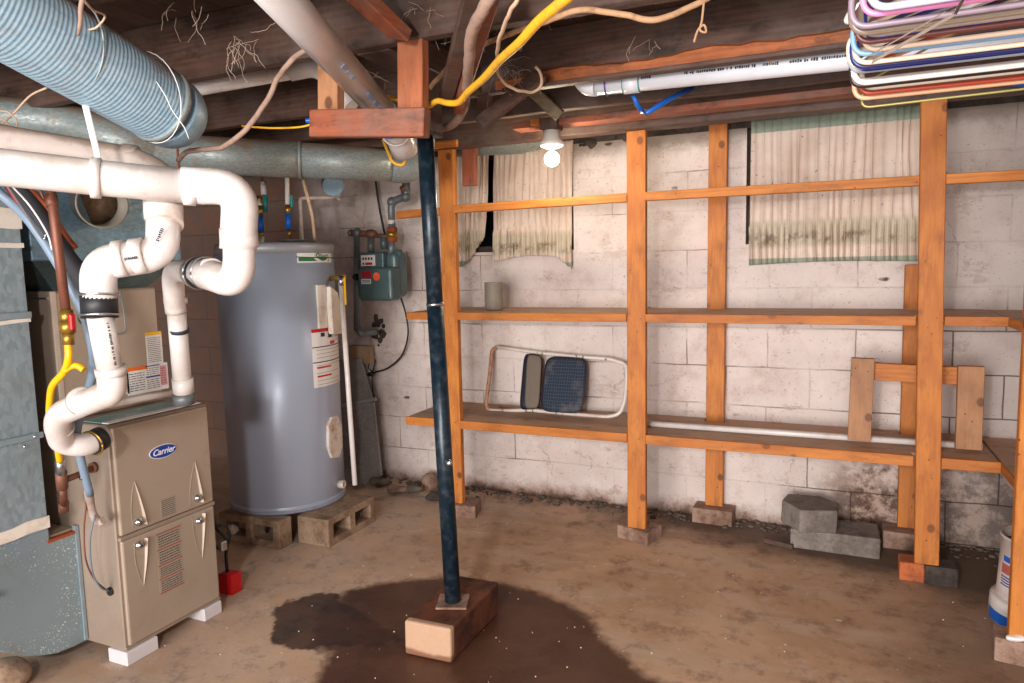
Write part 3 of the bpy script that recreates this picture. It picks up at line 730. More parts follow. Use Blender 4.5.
pad('x', [q(p0.lerp(p1,.3)), q(p1), q(p2), q(p3.lerp(p2,.22))], .014, None, None).build('woven_face', quilt('grey_weave', 0, True), hp, merge=True)

MB().tube([(-.86, 3.465, .549), (.60, 3.475, .549)], .015, 16).single('long_pipe', M['pvc'], 'long thin white plastic pipe lying along the lower shelf', 'pipe')
wf = thing('pine_stand', (.34, 3.42, .535), 'H-shaped frame of three pine boards standing on the lower shelf at the right', 'wooden frame')
wm = wood('raw_board','b8865c','8d5e3c','z',True,dirt='6b4c38',damt=.3)
yb = 3.42
MB().bar(at(859,440,y=yb), at(863,358,y=yb), .092, .03, (0,1,0)).build('upright', wm, wf, bevel=.002)
MB().bar(at(968,449,y=yb), at(971,366,y=yb), .094, .03, (0,1,0)).build('upright', wm, wf, bevel=.002)
MB().bar(at(872,371,y=yb+.032), at(965,376,y=yb+.032), .03, .075).build('cross_board', M['post_x'], wf, bevel=.002)

# ================================================================= CURTAINS
def curtain_mat(name, top_band, hem):
    g = G(name); U = g.xyz('Generated'); O = g.xyz()
    n = g.noise(9, detail=6, rough=.7); n2 = g.noise(4, detail=4)
    base = g.mix(g.step(n2, .35, .65), hexc('dccabc'), hexc('c9b3a3'))
    z = g.m('ADD', U[2], g.m('MULTIPLY', g.m('SUBTRACT', n, .5), .05))
    col = g.mix(g.m('MULTIPLY', g.m('MULTIPLY', g.step(z,.10,.14), g.m('SUBTRACT',1.0,g.step(z,.27,.33))), .5), base, hexc('a5a083'))
    dirt = g.m('MULTIPLY', g.m('MULTIPLY', g.step(z,.12,.17), g.m('SUBTRACT',1.0,g.step(z,.20,.25))), g.step(n,.45,.62))
    col = g.mix(g.m('MULTIPLY', dirt, .8), col, hexc('5c4634'))
    if hem: col = g.mix(g.m('SUBTRACT',1.0,g.step(U[2],hem-.004,hem+.004)), col, hexc('959c8a'))
    if top_band: col = g.mix(g.step(U[2],top_band-.003,top_band+.003), col, hexc('919c8c'))
    wv = g.n('TexWave', 0, {'Vector': g.map(), 'Scale': 30.0, 'Distortion': .6}, wave_type='BANDS')
    st = g.m('MULTIPLY', g.step(wv, .85, 1.0), g.m('SUBTRACT', 1.0, g.step(z, .3, .32))); col = g.mix(g.m('MULTIPLY', st, .35), col, hexc('7d6a58'))
    spk = g.noise(60, detail=2); col = g.mix(g.m('MULTIPLY', g.step(spk,.68,.74), .6), col, hexc('5a4436'))
    g.bump(g.noise(250, detail=1), .15, .001)
    return g.fin(col, .95)
def curtain(x0, x1, ztop, zbot, y, folds, mat, label, seed, swing=None):
    NX, NZ = int(folds*9), 46; vs = []; rr = random.Random(seed)
    ph = [rr.uniform(.7, 1.3) for _ in range(folds+2)]; cum = [0]
    for p in ph: cum.append(cum[-1] + p)
    for k in (0, 1):
        for j in range(NZ+1):
            t = j/NZ
            for i in range(NX+1):
                s = i/NX
                zb = zbot(s) if callable(zbot) else zbot
                z = ztop + (zb-ztop)*t
                a = (.007 + .006*t) * (.75 + .9*noise.noise(Vector((s*11, t*1.5, seed+4))))
                if .70 < t < .745: a *= .55
                if t >= .745: a *= 1.25
                u = s*folds*(1.0 if t < .72 else 1.25) + 1.1*noise.noise(Vector((s*6, t*.7 + (3 if t > .72 else 0), seed))) + .25*noise.noise(Vector((s*21, t*2, seed)))
                i0 = max(0, min(int(u), folds)); 
                yy = y - a*math.sin(2*PI*u) - .02*t - (.004 if t > .72 else 0) + k*.0015
                x = x0 + (x1-x0)*s
                if swing: x += swing(s, t)
                vs.append((x + .004*math.cos(2*PI*u), yy, z))
    N = (NX+1)*(NZ+1); W = NX+1; fs = []
    for j in range(NZ):
        for i in range(NX):
            f = (j*W+i, (j+1)*W+i, (j+1)*W+i+1, j*W+i+1); fs.append(f); fs.append(tuple(N+q for q in f[::-1]))
    for i in range(NX): fs.append((i, i+1, N+i+1, N+i)); fs.append((NZ*W+i+1, NZ*W+i, N+NZ*W+i, N+NZ*W+i+1))
    for j in range(NZ): fs.append((j*W, N+j*W, N+(j+1)*W, (j+1)*W)); fs.append((j*W+NX, (j+1)*W+NX, N+(j+1)*W+NX, N+j*W+NX))
    o = MB().add(vs, fs, 0, True).single('curtain', mat, label, 'curtain', 'faded window curtains')
    return o
CM = curtain_mat('curtain_right', .91, .045); CM2 = curtain_mat('curtain_left', None, .055)
curtain(-.375, .405, 2.03, lambda s: 1.325 + .012*math.sin(s*3), 3.755, 19, CM, 'wide faded pleated curtain with green hem behind the wide post at the right', 1)
curtain(-1.772, -1.295, 2.02, lambda s: 1.372 + .03*math.sin(s*PI) - .05*max(0, s-.8)/.2, 3.755, 13, CM2, 'faded pleated curtain right behind the light bulb, with ragged hem', 2)
curtain(-2.0, -1.80, 2.02, lambda s: 1.345 + .17*s**1.5, 3.745, 7, CM2, 'narrow faded curtain bunched to the left between post and lit curtain', 3, lambda s, t: -.03*t*t*s)
MB().box((-1.36, 3.752, 1.98), (-1.35, 3.76, 2.0))

# ================================================================= BULB
lf = thing('light_fixture', tuple(D(552,150,3.22)), 'bare glowing bulb in a round white porcelain holder under the joists', 'lamp')
c = D(552,159,3.22)
hd = MB().lathe([(.048,.026),(.056,.050),(.064,.055),(.074,.055),(.084,.042),(.125,.036)], c, (0,0,1), 30).build('lamp_holder', M['glassy'], lf)
MB().box((c.x-.04, c.y-.04, c.z+.125), (c.x+.04, c.y+.04, 2.0)).build('mounting_block', M['dark_z'], lf, bevel=.003)
g = G('lit_bulb'); g.b.inputs['Emission Color'].default_value = (1, .84, .62, 1); g.b.inputs['Emission Strength'].default_value = 230
g.fin((1, .95, .85), .3)
MB().lathe([(-.034,.0001),(-.031,.014),(-.022,.026),(-.008,.033),(.006,.033),(.018,.027),(.028,.018)], c, (0,0,1), 24).build('bulb', g.mat, lf)
MB().lathe([(.028,.018),(.036,.0145),(.05,.0135)], c, (0,0,1), 20).build('bulb_neck', M['glassy'], lf)
# ================================================================= DUCTS
def ridged(mb, p0, p1, r, pitch, amp, n=36, sub=6, start=0, m=0):
    p0, p1 = Vector(p0), Vector(p1); L = (p1-p0).length; k = int(L/pitch*sub)
    pts = [p0.lerp(p1, i/k) for i in range(k+1)]
    return mb.tube(pts, [r + amp*math.sin(2*PI*i/sub) for i in range(k+1)], n, m)
sd = thing('spiral_duct', (-1.66, 1.2, 1.76), 'big blue-grey spiral ribbed air duct under the ceiling at the upper left', 'duct')
e1 = D(163,107,1.93); e0 = D(0,10,1.53); dr = (e1-e0).normalized()
ridged(MB(), e0-dr*.75, e1, .099, .011, .0008).build('duct_pipe', M['foil'], sd)
el = [e1, e1+dr*.03+Vector((-.01,0,.004)), e1+dr*.06+Vector((-.05,0,.02)), e1+dr*.07+Vector((-.11,0,.05)), e1+dr*.07+Vector((-.16,0,.07))]
MB().tube(smooth_path(el, 5), .098, 36).build('elbow', M['foil'], sd)
MB().lathe([(-.008,.100),(-.008,.1035),(.008,.1035),(.008,.100)], e1-dr*.01, dr, 36).build('collar', M['galvduct'], sd)
def ring(root, c, ax, r, th, mat, name='strap', tilt=0):
    ax = Vector(ax).normalized(); u = ax.cross(Vector((0,0,1))).normalized(); v = ax.cross(u)
    pts = [Vector(c) + (u*math.cos(a)+v*math.sin(a))*r + ax*tilt*math.sin(a) for a in [2*PI*i/30 for i in range(31)]]
    return MB().tube(pts, th, 8).build(name, mat, root)
ring(sd, D(72,47,1.68), dr, .1035, .0022, M['galvduct'], 'wire_band', .03)
ring(sd, D(150,98,1.88), dr, .1035, .0012, M['white'], 'wire_band', .05)
MB().tube(smooth_path(path((150,72,1.80),(165,95,1.78),(172,110,1.80),(184,127,1.82),(189,139,1.84)), 4), .0012, 6).single('loose_wire', M['white'], 'thin pale loose wire hanging off the end of the spiral duct', 'wire')

rd = thing('round_duct', tuple(D(300,160,3.1)-Vector((0,0,.08))), 'long round galvanized duct running above the water heater to the gas pipe', 'duct')
a, b = D(150,152,2.95), D(392,165,3.2); mid = a.lerp(b, .6)
MB().tube([a, mid], .078, 32).build('duct_pipe', M['galvduct'], rd)
MB().tube([mid-(b-a)*.03, b], .0745, 32).build('duct_pipe', M['galvduct'], rd)
ax = (b-a).normalized()
MB().lathe([(-.006,.078),(-.006,.081),(.006,.081),(.006,.078)], mid, ax, 32).build('seam_bead', M['galvduct'], rd)
MB().tube(smooth_path([b, b+ax*.06, b+ax*.10+Vector((0,0,.03)), b+ax*.12+Vector((0,0,.10)), b+ax*.12+Vector((0,0,.17))], 5), .076, 28).build('elbow', M['galvduct'], rd)
MB().tube(smooth_path([a-ax*.0, D(120,140,2.85), D(70,124,2.85), D(20,118,2.8), D(-60,112,2.8)], 5), .078, 28).build('flexible_end', M['galvduct'], rd)
ring(rd, a.lerp(b,.12), ax, .080, .004, M['rust'], 'rusty_band')
MB().tube([D(440,146,3.85), D(520,142,3.85), D(548,138,3.8)], [.062,.062,.045], 24).single('round_duct', M['galvduct'], 'short galvanized duct tapering above the left curtains behind the beam', 'duct')
MB().tube([D(333,186,3.85), D(331,184,4.05)], [.055,.055], 20).single('duct_stub', M['galvblue'], 'small round blue-grey duct stub under the long duct by the gas meter', 'duct')

# ================================================================= FURNACE
FX = -2.2
fu = thing('furnace', (-2.57, 1.79, .05), 'tall tan gas furnace with two front doors on white foam pads', 'furnace')
MB().box((-2.95, 1.58, .05), (FX, 2.0, .845)).build('casing', M['tandk'], fu, bevel=.004)
def door_panel(z0, z1):
    mb = MB().box((FX-.004, 1.592, z0), (FX+.012, 1.992, z1))
    return mb.build('door', M['tan'], fu, bevel=.006, seg=2)
du = door_panel(.458, .836); dl = door_panel(.064, .440)
MB().box((FX, 1.585, .441), (FX+.014, 1.996, .456)).build('door_gap_trim', M['tandk'], fu, bevel=.003)
MB().box((FX, 1.583, .052), (FX+.006, 1.998, .062)).build('sill', M['tandk'], fu)
fxp = FX+.0122
def F(px, py): return at(px, py, x=fxp)
# crescent ribs beside the latches
def rib(p_tip, p_base, bow, root):
    a, b = F(*p_tip), F(*p_base); n = 14; vs = []
    for i in range(n+1):
        t = i/n; p = a.lerp(b, t); off = bow*math.sin(PI*t*.75)
        wd = .001 + .006*t
        y = p.y+off
        vs += [(fxp-.002, y-wd, p.z), (fxp+.003+.009*t, y-wd*.2, p.z), (fxp-.002, y+wd, p.z)]
    fs = []
    for i in range(n): 
        for j in range(2): fs.append((i*3+j, (i+1)*3+j, (i+1)*3+j+1, i*3+j+1))
    fs += [(0,1,2), (n*3+2,n*3+1,n*3)]
    MB().add(vs, fs, 0, False).build('handle_ridge', M['tanlt'], root, merge=True)
    # recess line
    c, d = a, F(p_base[0]-11, p_base[1]+4)
    vs = []; 
    pts = []
    for i in range(n+1):
        t = i/n; p = c.lerp(d, t); pts.append((fxp+.0006, p.y - .010*math.sin(PI*t), p.z))
    MB().tube(pts, .0012, 6).build('handle_recess_edge', M['tandk'], root)
rib((134,481), (144.5,524), .006, du); rib((194.5,461), (201.5,502), .004, du)
rib((143.5,586), (145,538), .006, dl); rib((202,558), (203,513), .004, dl)
def latch(px, py, root):
    p = F(px, py); MB().lathe([(0,.013),(.004,.014),(.008,.013),(.009,.010),(.016,.009),(.017,.006)], p, (1,0,0), 20).build('latch', M['steelband'], root)
    MB().box((p.x+.008, p.y-.011, p.z-.002), (p.x+.019, p.y+.011, p.z+.002)).build('latch_slot', M['steelband'], root)
latch(138,522,du); latch(197,498,du); latch(138.5,545,dl); latch(198,521,dl)
# badge
bc = F(163,451); n = 40
def ell(rx, rz, x, tilt=.06): 
    return [(x, bc.y + rx*math.cos(2*PI*i/n), bc.z + rz*math.sin(2*PI*i/n)) for i in range(n)]
MB().prism(ell(.058,.0245,fxp), (.002,0,0)).build('badge_rim', M['white'], du)
MB().prism(ell(.0555,.022,fxp+.002), (.001,0,0)).build('badge', M['bluecap'], du)
text('badge_lettering', 'Carrier', (fxp+.0032, bc.y, bc.z), (0,1,0), (0,0,1), .031, M['white'], du, shear=.3, bold=.0006)

def sticker(name, o, u, v, items, root, bg='paper', th=.0006):
    """o: lower left corner, u/v: width and height vectors, items: (u0,v0,u1,v1,matkey)"""
    o, u, v = Vector(o), Vector(u), Vector(v); nn = u.cross(v).normalized()
    keys = [bg] + sorted({i[4] for i in items} - {bg}); mb = MB()
    def rect(a, b, c, d, h0, h1, m):
        P = [o+u*a+v*b, o+u*c+v*b, o+u*c+v*d, o+u*a+v*d]
        mb.prism([p+nn*h0 for p in P], nn*(h1-h0), m)
    rect(0,0,1,1,0,th,0)
    for a, b, c, d, k in items: rect(a, b, c, d, th*.9, th*1.5, keys.index(k))
    return mb.build(name, [M[k] for k in keys], root)
def lines(u0, u1, v0, v1, n, mat='ink', seed=1, dens=.45):
    rr = random.Random(seed); out = []; s = (v1-v0)/n
    for i in range(n):
        u = u0
        while u < u1:
            w_ = rr.uniform(.03, .12); e = min(u+w_, u1)
            out.append((u, v0+s*i+s*.3, e, v0+s*i+s*(.3+dens), mat)); u = e+.02
    return out
def Fr(px0, py0, px1, py1):   # rectangle on the front given lower-left and upper-right pixels
    a, b = F(px0, py0), F(px1, py1); return (fxp, a.y, a.z), (0, b.y-a.y, 0), (0, 0, b.z-a.z)
o, u, v = Fr(161.5,519,175,494)
sticker('small_label', (fxp, o[1], o[2]), u, v, lines(.06,.94,.05,.92,9,'ink',3,.35), du, 'greylabel')
o, u, v = Fr(160.5,596,180,524)
it = []
for vv in (.02,.245,.46,.715,.965): it.append((0,vv,1,vv+.022,'dullred'))
for k, (a_, b_) in enumerate(((.05,.23),(.28,.44),(.49,.70),(.75,.95))): it += lines(.08,.93,a_,b_,5,'ink',10+k,.4)
sticker('warning_label', (fxp, o[1], o[2]), u, v, it, dl, 'greylabel')
for y0, y1 in ((1.585,1.70),(1.92,1.995)):
    MB().box((-2.28 if y0<1.6 else -2.29, y0-.012, 0), (FX+.015, y1, .05)).single('foam_pad', plain('foam_pad_grey','cfc8ca',.8), 'white foam pad under the %s front corner of the tan furnace' % ('left' if y0 < 1.6 else 'right'), 'pad', 'foam pads under the furnace', bevel=.003)
# coil cabinet on top, set back
CX0 = -2.42
co = thing('coil_cabinet', (-2.68, 1.79, .847), 'tan coil cabinet with white notices standing on the back of the furnace', 'cabinet')
MB().box((-2.95, 1.58, .847), (CX0, 1.99, 1.297)).build('casing', M['tandk'], co, bevel=.004)
MB().box((CX0-.002, 1.585, .855), (CX0+.004, 1.985, 1.29)).build('front_panel', M['tan'], co, bevel=.002)
MB().box((CX0-.003, 1.575, .85), (CX0+.006, 1.59, 1.295)).build('corner_flange', M['tanlt'], co)
MB().box((-2.6, 1.574, 1.27), (CX0-.02, 1.58, 1.275)).build('screw_row', M['steelband'], co)
cxp = CX0+.0045
def C2(px, py): return at(px, py, x=cxp)
def Cr(px0, py0, px1, py1): a, b = C2(px0, py0), C2(px1, py1); return (cxp, a.y, a.z), (0, b.y-a.y, 0), (0, 0, b.z-a.z)
o, u, v = Cr(128,396,167,362)
sticker('notice', o, u, v, [(0,.86,.5,1,'orange'),(.45,.93,.8,.97,'bluecap'),(.45,.52,.8,.58,'bluecap'),(.80,.15,.97,.9,'pinkp')] + lines(.05,.42,.1,.8,8,'ink',5,.3) + lines(.47,.78,.1,.48,5,'ink',6,.3) + lines(.47,.78,.62,.9,4,'ink',7,.3) + lines(.82,.95,.2,.85,7,'red',8,.3), co) if 'pinkp' in M else None
M['pinkp'] = plain('pink_print', 'e0a0a4', .6)
sticker('notice', o, u, v, [(0,.86,.5,1,'orange'),(.45,.93,.8,.97,'bluecap'),(.45,.52,.8,.58,'bluecap'),(.80,.15,.97,.9,'pinkp')] + lines(.05,.42,.1,.8,8,'ink',5,.3) + lines(.47,.78,.1,.48,5,'ink',6,.3) + lines(.47,.78,.62,.9,4,'ink',7,.3) + lines(.82,.95,.2,.85,7,'red',8,.3), co)
o, u, v = Cr(147.5,365,161,331)
sticker('notice', o, u, v, [(0,.9,1,1,'yellow')] + lines(.08,.9,.05,.85,14,'ink',9,.3), co)
o, u, v = Cr(111,397,128,372)
sticker('notice', o, u, v, lines(.08,.9,.05,.9,8,'greylabel',11,.4), co)
# tube loop and knock-outs on the coil cabinet
MB().tube(round_path([C2(119,291)+Vector((.01,0,0)), C2(123,318)+Vector((.01,0,0)), C2(124,333)+Vector((.01,0,0)), C2(106,336)+Vector((.01,0,0))], .03), .0025, 8).build('drain_tube', M['hosegrey'], co)
MB().lathe([(0,.03),(.012,.03),(.014,.02)], C2(86,317)+Vector((0,-.0,0)), (1,-.3,0), 20).build('line_grommet', M['black'], co)

# plenum above the coil cabinet with open round collar
pl = thing('supply_plenum', (-2.66, 1.85, 1.30), 'blue-grey galvanized box above the tan cabinet with an open round collar', 'plenum')
lo = [(-2.93,1.60,1.298),(CX0-.02,1.60,1.298),(CX0-.02,1.97,1.298),(-2.93,1.97,1.298)]
hi = [(-2.95,1.55,1.40),(-2.46,1.55,1.40),(-2.46,2.16,1.40),(-2.95,2.16,1.40)]
MB().add(lo+hi, [(0,3,2,1),(4,5,6,7)]+[(i,(i+1)%4,4+(i+1)%4,4+i) for i in range(4)]).build('transition', M['galvdark'], pl)
MB().box((-2.95,1.55,1.40), (-2.46,2.16,1.73)).build('box', M['galvblue'], pl, bevel=.003)
cc = at(93,203,x=-2.46)
MB().lathe([(0,.083),(.10,.083),(.10,.087),(.104,.087),(.104,.080),(.01,.080),(.008,.0001)], cc, (1,-.35,-.12), 32).build('round_collar', dirty('dull_collar','938a7e','6b5748',.6,.2,amt=.8), pl)
MB().lathe([(.012,.078),(.014,.0001)], cc, (1,-.35,-.12), 32).build('inner_plate', M['cinder'], pl)

# return duct: column and boot at the left
rt = thing('return_duct', (-2.62, 1.3, .06), 'large galvanized return air duct at the left edge, splashed with white paint', 'duct')
BX = -2.39
yc = 1.479
MB().box((-2.95,.92,.50), (BX,yc,1.60)).build('column', M['galv'], rt, bevel=.003)
prof = [(1.577,.055),(1.52,.055),(1.45,.062),(1.39,.085),(1.33,.12),(1.26,.18),(1.19,.26),(1.12,.36),(1.06,.46),(1.03,.50),(1.577,.50),(1.577,.46)]
prof = [(1.577,.055),(1.53,.055),(1.47,.062),(1.42,.08),(1.37,.105),(1.30,.155),(1.22,.24),(1.15,.34),(1.08,.44),(1.03,.50),(yc,.50),(yc,.455),(1.577,.455)]
MB().prism([(BX,y,z) for y,z in prof], (-.55,0,0)).build('boot', M['splash'], rt, bevel=.003)
MB().box((BX-.5,yc,.456), (BX-.02,1.575,.468)).build('filter_rack_lip', M['tan'], rt)
MB().box((BX-.012,1.566,.06), (BX+.006,1.577,.48)).build('corner_flange', M['galv'], rt)
MB().box((BX-.03,1.47,.452), (BX+.004,1.58,.462)).build('rack_edge', M['rust'], rt)
# taped joints
def tape(z0, z1, y1=1.483):
    n = 24; vs = []
    for i in range(n+1):
        y = .92+(y1-.92)*i/n; j = .008*noise.noise(Vector((y*14, z0*5, 0)))
        vs += [(BX+.003, y, z0+j), (BX+.003, y, z1+j*1.4)]
    mb = MB(); mb.add(vs+[(BX-.01, a[1], a[2]) for a in vs], [(2*i,2*i+2,2*i+3,2*i+1) for i in range(n)] + [(2*n+2+2*i+1,2*n+2+2*i+3,2*n+2+2*i+2,2*n+2+2*i) for i in range(n)] + [(2*i+1,2*i+3,2*n+2+2*i+3,2*n+2+2*i+1) for i in range(n)])
    mb.build('tape_seal', M['foam'], rt)
tape(.505,.545); tape(1.44,1.455); tape(1.20,1.213); tape(1.50,1.565)
MB().box((BX+.001,.92,1.213), (BX+.010,1.484,1.235)).build('seam_flange', M['galv'], rt, bevel=.002)
MB().box((BX+.001,1.31,.815), (BX+.012,1.485,.835)).build('drive_cleat', M['galv'], rt, bevel=.002)
MB().box((BX+.001,1.05,.335), (BX+.012,1.30,.36)).build('stiffener', M['splash'], rt, bevel=.002)
for p in ((1.455,.825),(1.42,.80)): MB().ball((BX+.012,p[0],p[1]), .006).build('screw', M['steelband'], rt)

# paper on the furnace top
MB().box((-2.36,1.60,.8465), (-2.215,1.96,.8485)).jitter(.002, 9).single('paper_sheet', dirty('teal_sheet','7ba0a0','c9cfcc',.6,amt=.9,scale=9), 'teal and white sheet lying on the furnace top', 'paper')
MB().box((-2.235,1.59,.849), (-2.203,1.975,.853)).single('paper_sheet', M['white'], 'white strip of folded paper along the furnace top front edge', 'paper')

# ================================================================= PLASTIC PIPES
def pipe_thing(name, label, cat, segs, loc_):
    """segs: (part name, points, radius, material)"""
    t = thing(name, tuple(loc_), label, cat)
    for s in segs: MB().tube(s[1], s[2], 24).build(s[0], s[3], t)
    return t
def cup(root, c, ax, r, L, mat=None, name='coupling'):
    ax = Vector(ax).normalized(); c = Vector(c)
    return MB().lathe([(-L/2,r),(-L/2,r+.004),(L/2,r+.004),(L/2,r)], c, ax, 28).build(name, mat or M['pvc'], root)
# exhaust pipe
r3 = .0435
P0 = D(-90,157,1.6); P1 = D(0,167,1.66); P2 = D(205,188,1.85); P3 = D(238,196,1.88); P4 = D(238,262,1.9); P5 = D(206,274,1.95)
ex = thing('exhaust_pipe', tuple(P4), 'wide white exhaust pipe crossing under the ducts and bending down to the furnace top', 'pipe')
MB().tube([P0, P1, D(100,178,1.74), P2], r3, 28).build('straight_pipe', M['pvc'], ex)
A1, A2, A3, A4 = D(196,187,1.84), D(238,190,1.87), D(238,278,1.88), D(196,273,1.98)
MB().tube(round_path([D(182,185.5,1.82), D(241,187,1.87), D(238,250,1.885)], .16, 12), r3+.003, 28).build('elbow', M['pvc'], ex)
MB().tube(round_path([D(239,225,1.885), D(240,285,1.88), D(200,272,1.98)], .13, 12), r3-.002, 28).build('elbow', M['pvc'], ex)
cup(ex, D(190,186.5,1.83), P2-P1, r3+.001, .03, name='elbow_rim'); cup(ex, D(239,238,1.885), (0,0,1), r3+.001, .05, name='coupling')
Q0, Q1, Q2, Q3 = D(210,273,1.96), D(172,271,2.12), D(175,300,2.24), D(183,401,2.33)
MB().tube([D(213,273,1.95), D(193,273,2.02)], .040, 28).build('rubber_reducer', M['pvc'], ex)
MB().tube([D(206,273,1.97), D(199,273,1.99)], .044, 28).build('rubber_sleeve', M['black'], ex)
ring(ex, D(207,273,1.965), Q0-Q1, .045, .003, M['steelband'], 'hose_clamp'); ring(ex, D(199,273,1.99), Q0-Q1, .045, .003, M['steelband'], 'hose_clamp')
MB().tube(round_path([D(200,273,1.99), D(172,270,2.15), D(175,305,2.24), D(176,312,2.25)], .06, 8), .0315, 24).build('elbow', M['pvc'], ex)
MB().tube([D(175.5,300,2.24), D(184,402,2.33)], .0285, 24).build('drop_pipe', M['pvc'], ex)
ax = Q3-Q2; cup(ex, D(175.5,300,2.24), ax, .031, .02, name='elbow_rim'); cup(ex, D(183.8,398,2.326), ax, .0295, .035, M['ironpipe'], 'gasket')
MB().tube([D(179,329,2.262), D(179.3,332,2.266)], .0292, 24).build('stencil_mark', M['ink'], ex)
cup(ex, D(183,385,2.315), ax, .0285, .05, name='coupling')
# strap that hangs the exhaust pipe
hs = thing('pipe_strap', tuple(D(100,180,1.74)), 'white plastic strap hanging the wide exhaust pipe from above', 'strap')
MB().obox((D(85,104,1.74)+D(100,165,1.74))/2, (D(100,165,1.74)-D(85,104,1.74))/2, (xv.x*.007, yv.x*.007, 0), (.0,.0015,0)).build('strap', M['pvc'], hs)
MB().lathe([(-.011,r3),(-.011,r3+.006),(.011,r3+.006),(.011,r3)], D(96,178,1.737), P2-P1, 28).build('ring', M['pvc'], hs)
# intake pipe behind
ip = thing('intake_pipe', tuple(D(110,340,1.8)), 'white intake pipe zigzagging down to a clamp and a bend into the furnace side', 'pipe')
MB().tube(round_path([D(-60,128,1.85), D(10,143,1.88), D(135,163,1.95), D(165,180,1.93), D(166,225,1.86)], .08, 8), .043, 26).build('upper_pipe', M['pvc_dirty'], ip)
cup(ip, D(130,162,1.95), D(135,163,1.95)-D(10,143,1.88), .043, .035, M['pvc_dirty'], 'elbow_rim')
MB().tube(round_path([D(163,190,1.9), D(163,255,1.84), D(112,262,1.8)], .11, 10), .0415, 26).build('elbow', M['pvc'], ip)
cup(ip, D(163,210,1.88), (0,0,1), .043, .05, name='coupling')
MB().tube(round_path([D(140,257,1.815), D(98,262,1.79), D(99,300,1.8)], .09, 10), .042, 26).build('elbow', M['pvc'], ip)
cup(ip, D(139,256,1.815), D(150,256,1.82)-D(112,262,1.8), .0415, .03, name='elbow_rim'); cup(ip, D(121,258.5,1.80), D(150,256,1.82)-D(112,262,1.8), .0425, .022, name='elbow_rim')
dn = D(99,320,1.8)-D(98,290,1.8)
MB().tube([D(98.5,292,1.8), D(100,318,1.8)], .0425, 26).build('rubber_coupling', M['black'], ip)
ring(ip, D(98.7,295,1.8), dn, .0445, .0035, M['steelband'], 'hose_clamp'); ring(ip, D(99.8,315,1.8), dn, .0445, .0035, M['steelband'], 'hose_clamp')
MB().tube([D(100,316,1.8), D(111,374,1.84)], .031, 24).build('straight_pipe', M['pvc'], ip)
dn2 = D(111,374,1.84)-D(100,316,1.8)
cup(ip, D(111,371,1.84), dn2, .0335, .022, name='elbow_rim')
MB().tube(round_path([D(111,368,1.84), D(113,392,1.86), D(86,402,1.95), D(55,416,2.05), D(62,443,2.16), D(84,446,2.2), D(104,436,2.27)], .09, 9), .035, 26).build('trap_bend', M['pvc'], ip)
cup(ip, D(82,401,1.955), D(86,402,1.95)-D(70,408,2.0), .035, .02, name='elbow_rim'); cup(ip, D(59.5,428,2.11), D(62,443,2.16)-D(57,416,2.05), .035, .012, name='elbow_rim')
MB().tube([D(90,444,2.22), D(101,438,2.26)], .038, 24).build('rubber_coupling', M['black'], ip)
ring(ip, D(92,443.5,2.22), D(101,438,2.26)-D(90,444,2.22), .040, .003, M['brass'], 'hose_clamp')
vv = (Vector((0,0,CAM_H))-D(108,345,1.8)).normalized(); sd_ = dn2.normalized().cross(vv)
o1 = (vv*.8 + (D(120,345,1.8)-D(100,345,1.8)).normalized()*.6).normalized()
print_marks(ip, D(101.5,323,1.805)+o1*.0312, dn2, o1, .11, .006, M['ink'], 3, .2)
print_marks(ip, D(124,261,1.80)+vv*.0418, D(150,256,1.82)-D(112,262,1.8), vv, .03, .008, M['ink'], 8, .1)
print_marks(ip, D(156,243,1.83)+vv*.0418, D(160,232,1.84)-D(154,246,1.83), vv, .035, .009, M['ink'], 9, .1)
print_marks(ex, D(225,281,1.90)+vv*.041, D(228,272,1.9)-D(224,284,1.9), vv, .03, .009, M['ink'], 12, .1)
# condensate pipe over furnace top
MB().tube(round_path([D(82,409,2.28), D(100,406,2.3), D(178,391,2.45)], .02, 4), .0125, 16).single('condensate_pipe', M['pvc'], 'thin white condensate pipe running across the furnace top', 'pipe')
cl = MB().tube([D(84,409,2.275), D(96,407,2.29)], .018, 16); cl.single('pipe_fitting', M['pvc'], 'white fitting on the end of the thin condensate pipe', 'pipe fitting')

# grey drain pipe in the hanger
dp = thing('drain_pipe', tuple(D(330,60,1.98)-Vector((0,0,.05))), 'thick glossy grey-white drain pipe slanting down through the wooden hanger', 'pipe')
g0, g1 = D(283,0,1.52), D(388,117,2.48)
gd = (g1-g0).normalized(); g00 = g0-gd*.8
MB().tube([g00, g1], .0445, 32).build('pipe', dirty('grey_white_pvc','dcd6d6','a3948c',.2,amt=.3,scale=4), dp)
MB().tube(round_path([g1-gd*.01, D(397,130,2.62), D(405,152,2.70)], .05, 6), .050, 28).build('elbow', M['pvc'], dp)
ring(dp, D(396,131,2.60), gd, .053, .004, M['pvc'], 'elbow_rim'); 
ring(dp, D(390,124,2.53), gd, .0515, .0018, M['blue'], 'primer_line')
side = gd.cross(Vector((0,0,1))).normalized(); upn = side.cross(gd).normalized()
s_dir = (D(300,60,1.9)-D(340,50,1.95)).normalized()
fr_ = (Vector((0,0,CAM_H))-D(330,60,1.95)).normalized(); fr_ = (fr_-gd*fr_.dot(gd)).normalized()
mb_ = plain('faded_blue_print','7f93b0',.6)
for k, (t_, L_) in enumerate(((.34, .10), (.60, .16))): print_marks(dp, g0.lerp(g1, t_)+fr_*.0446, gd, fr_, L_, .016, mb_, 5+k)
wp = thing('waste_pipe', tuple(D(250,80,2.5)), 'white plastic pipe behind the dusty joist ending in an elbow at the hanger', 'pipe')
w0, w1, w2 = D(150,96,2.62), D(300,70,2.62), D(352,106,2.6)
MB().tube([w0, w1], .0285, 24).build('pipe', M['pvc'], wp)
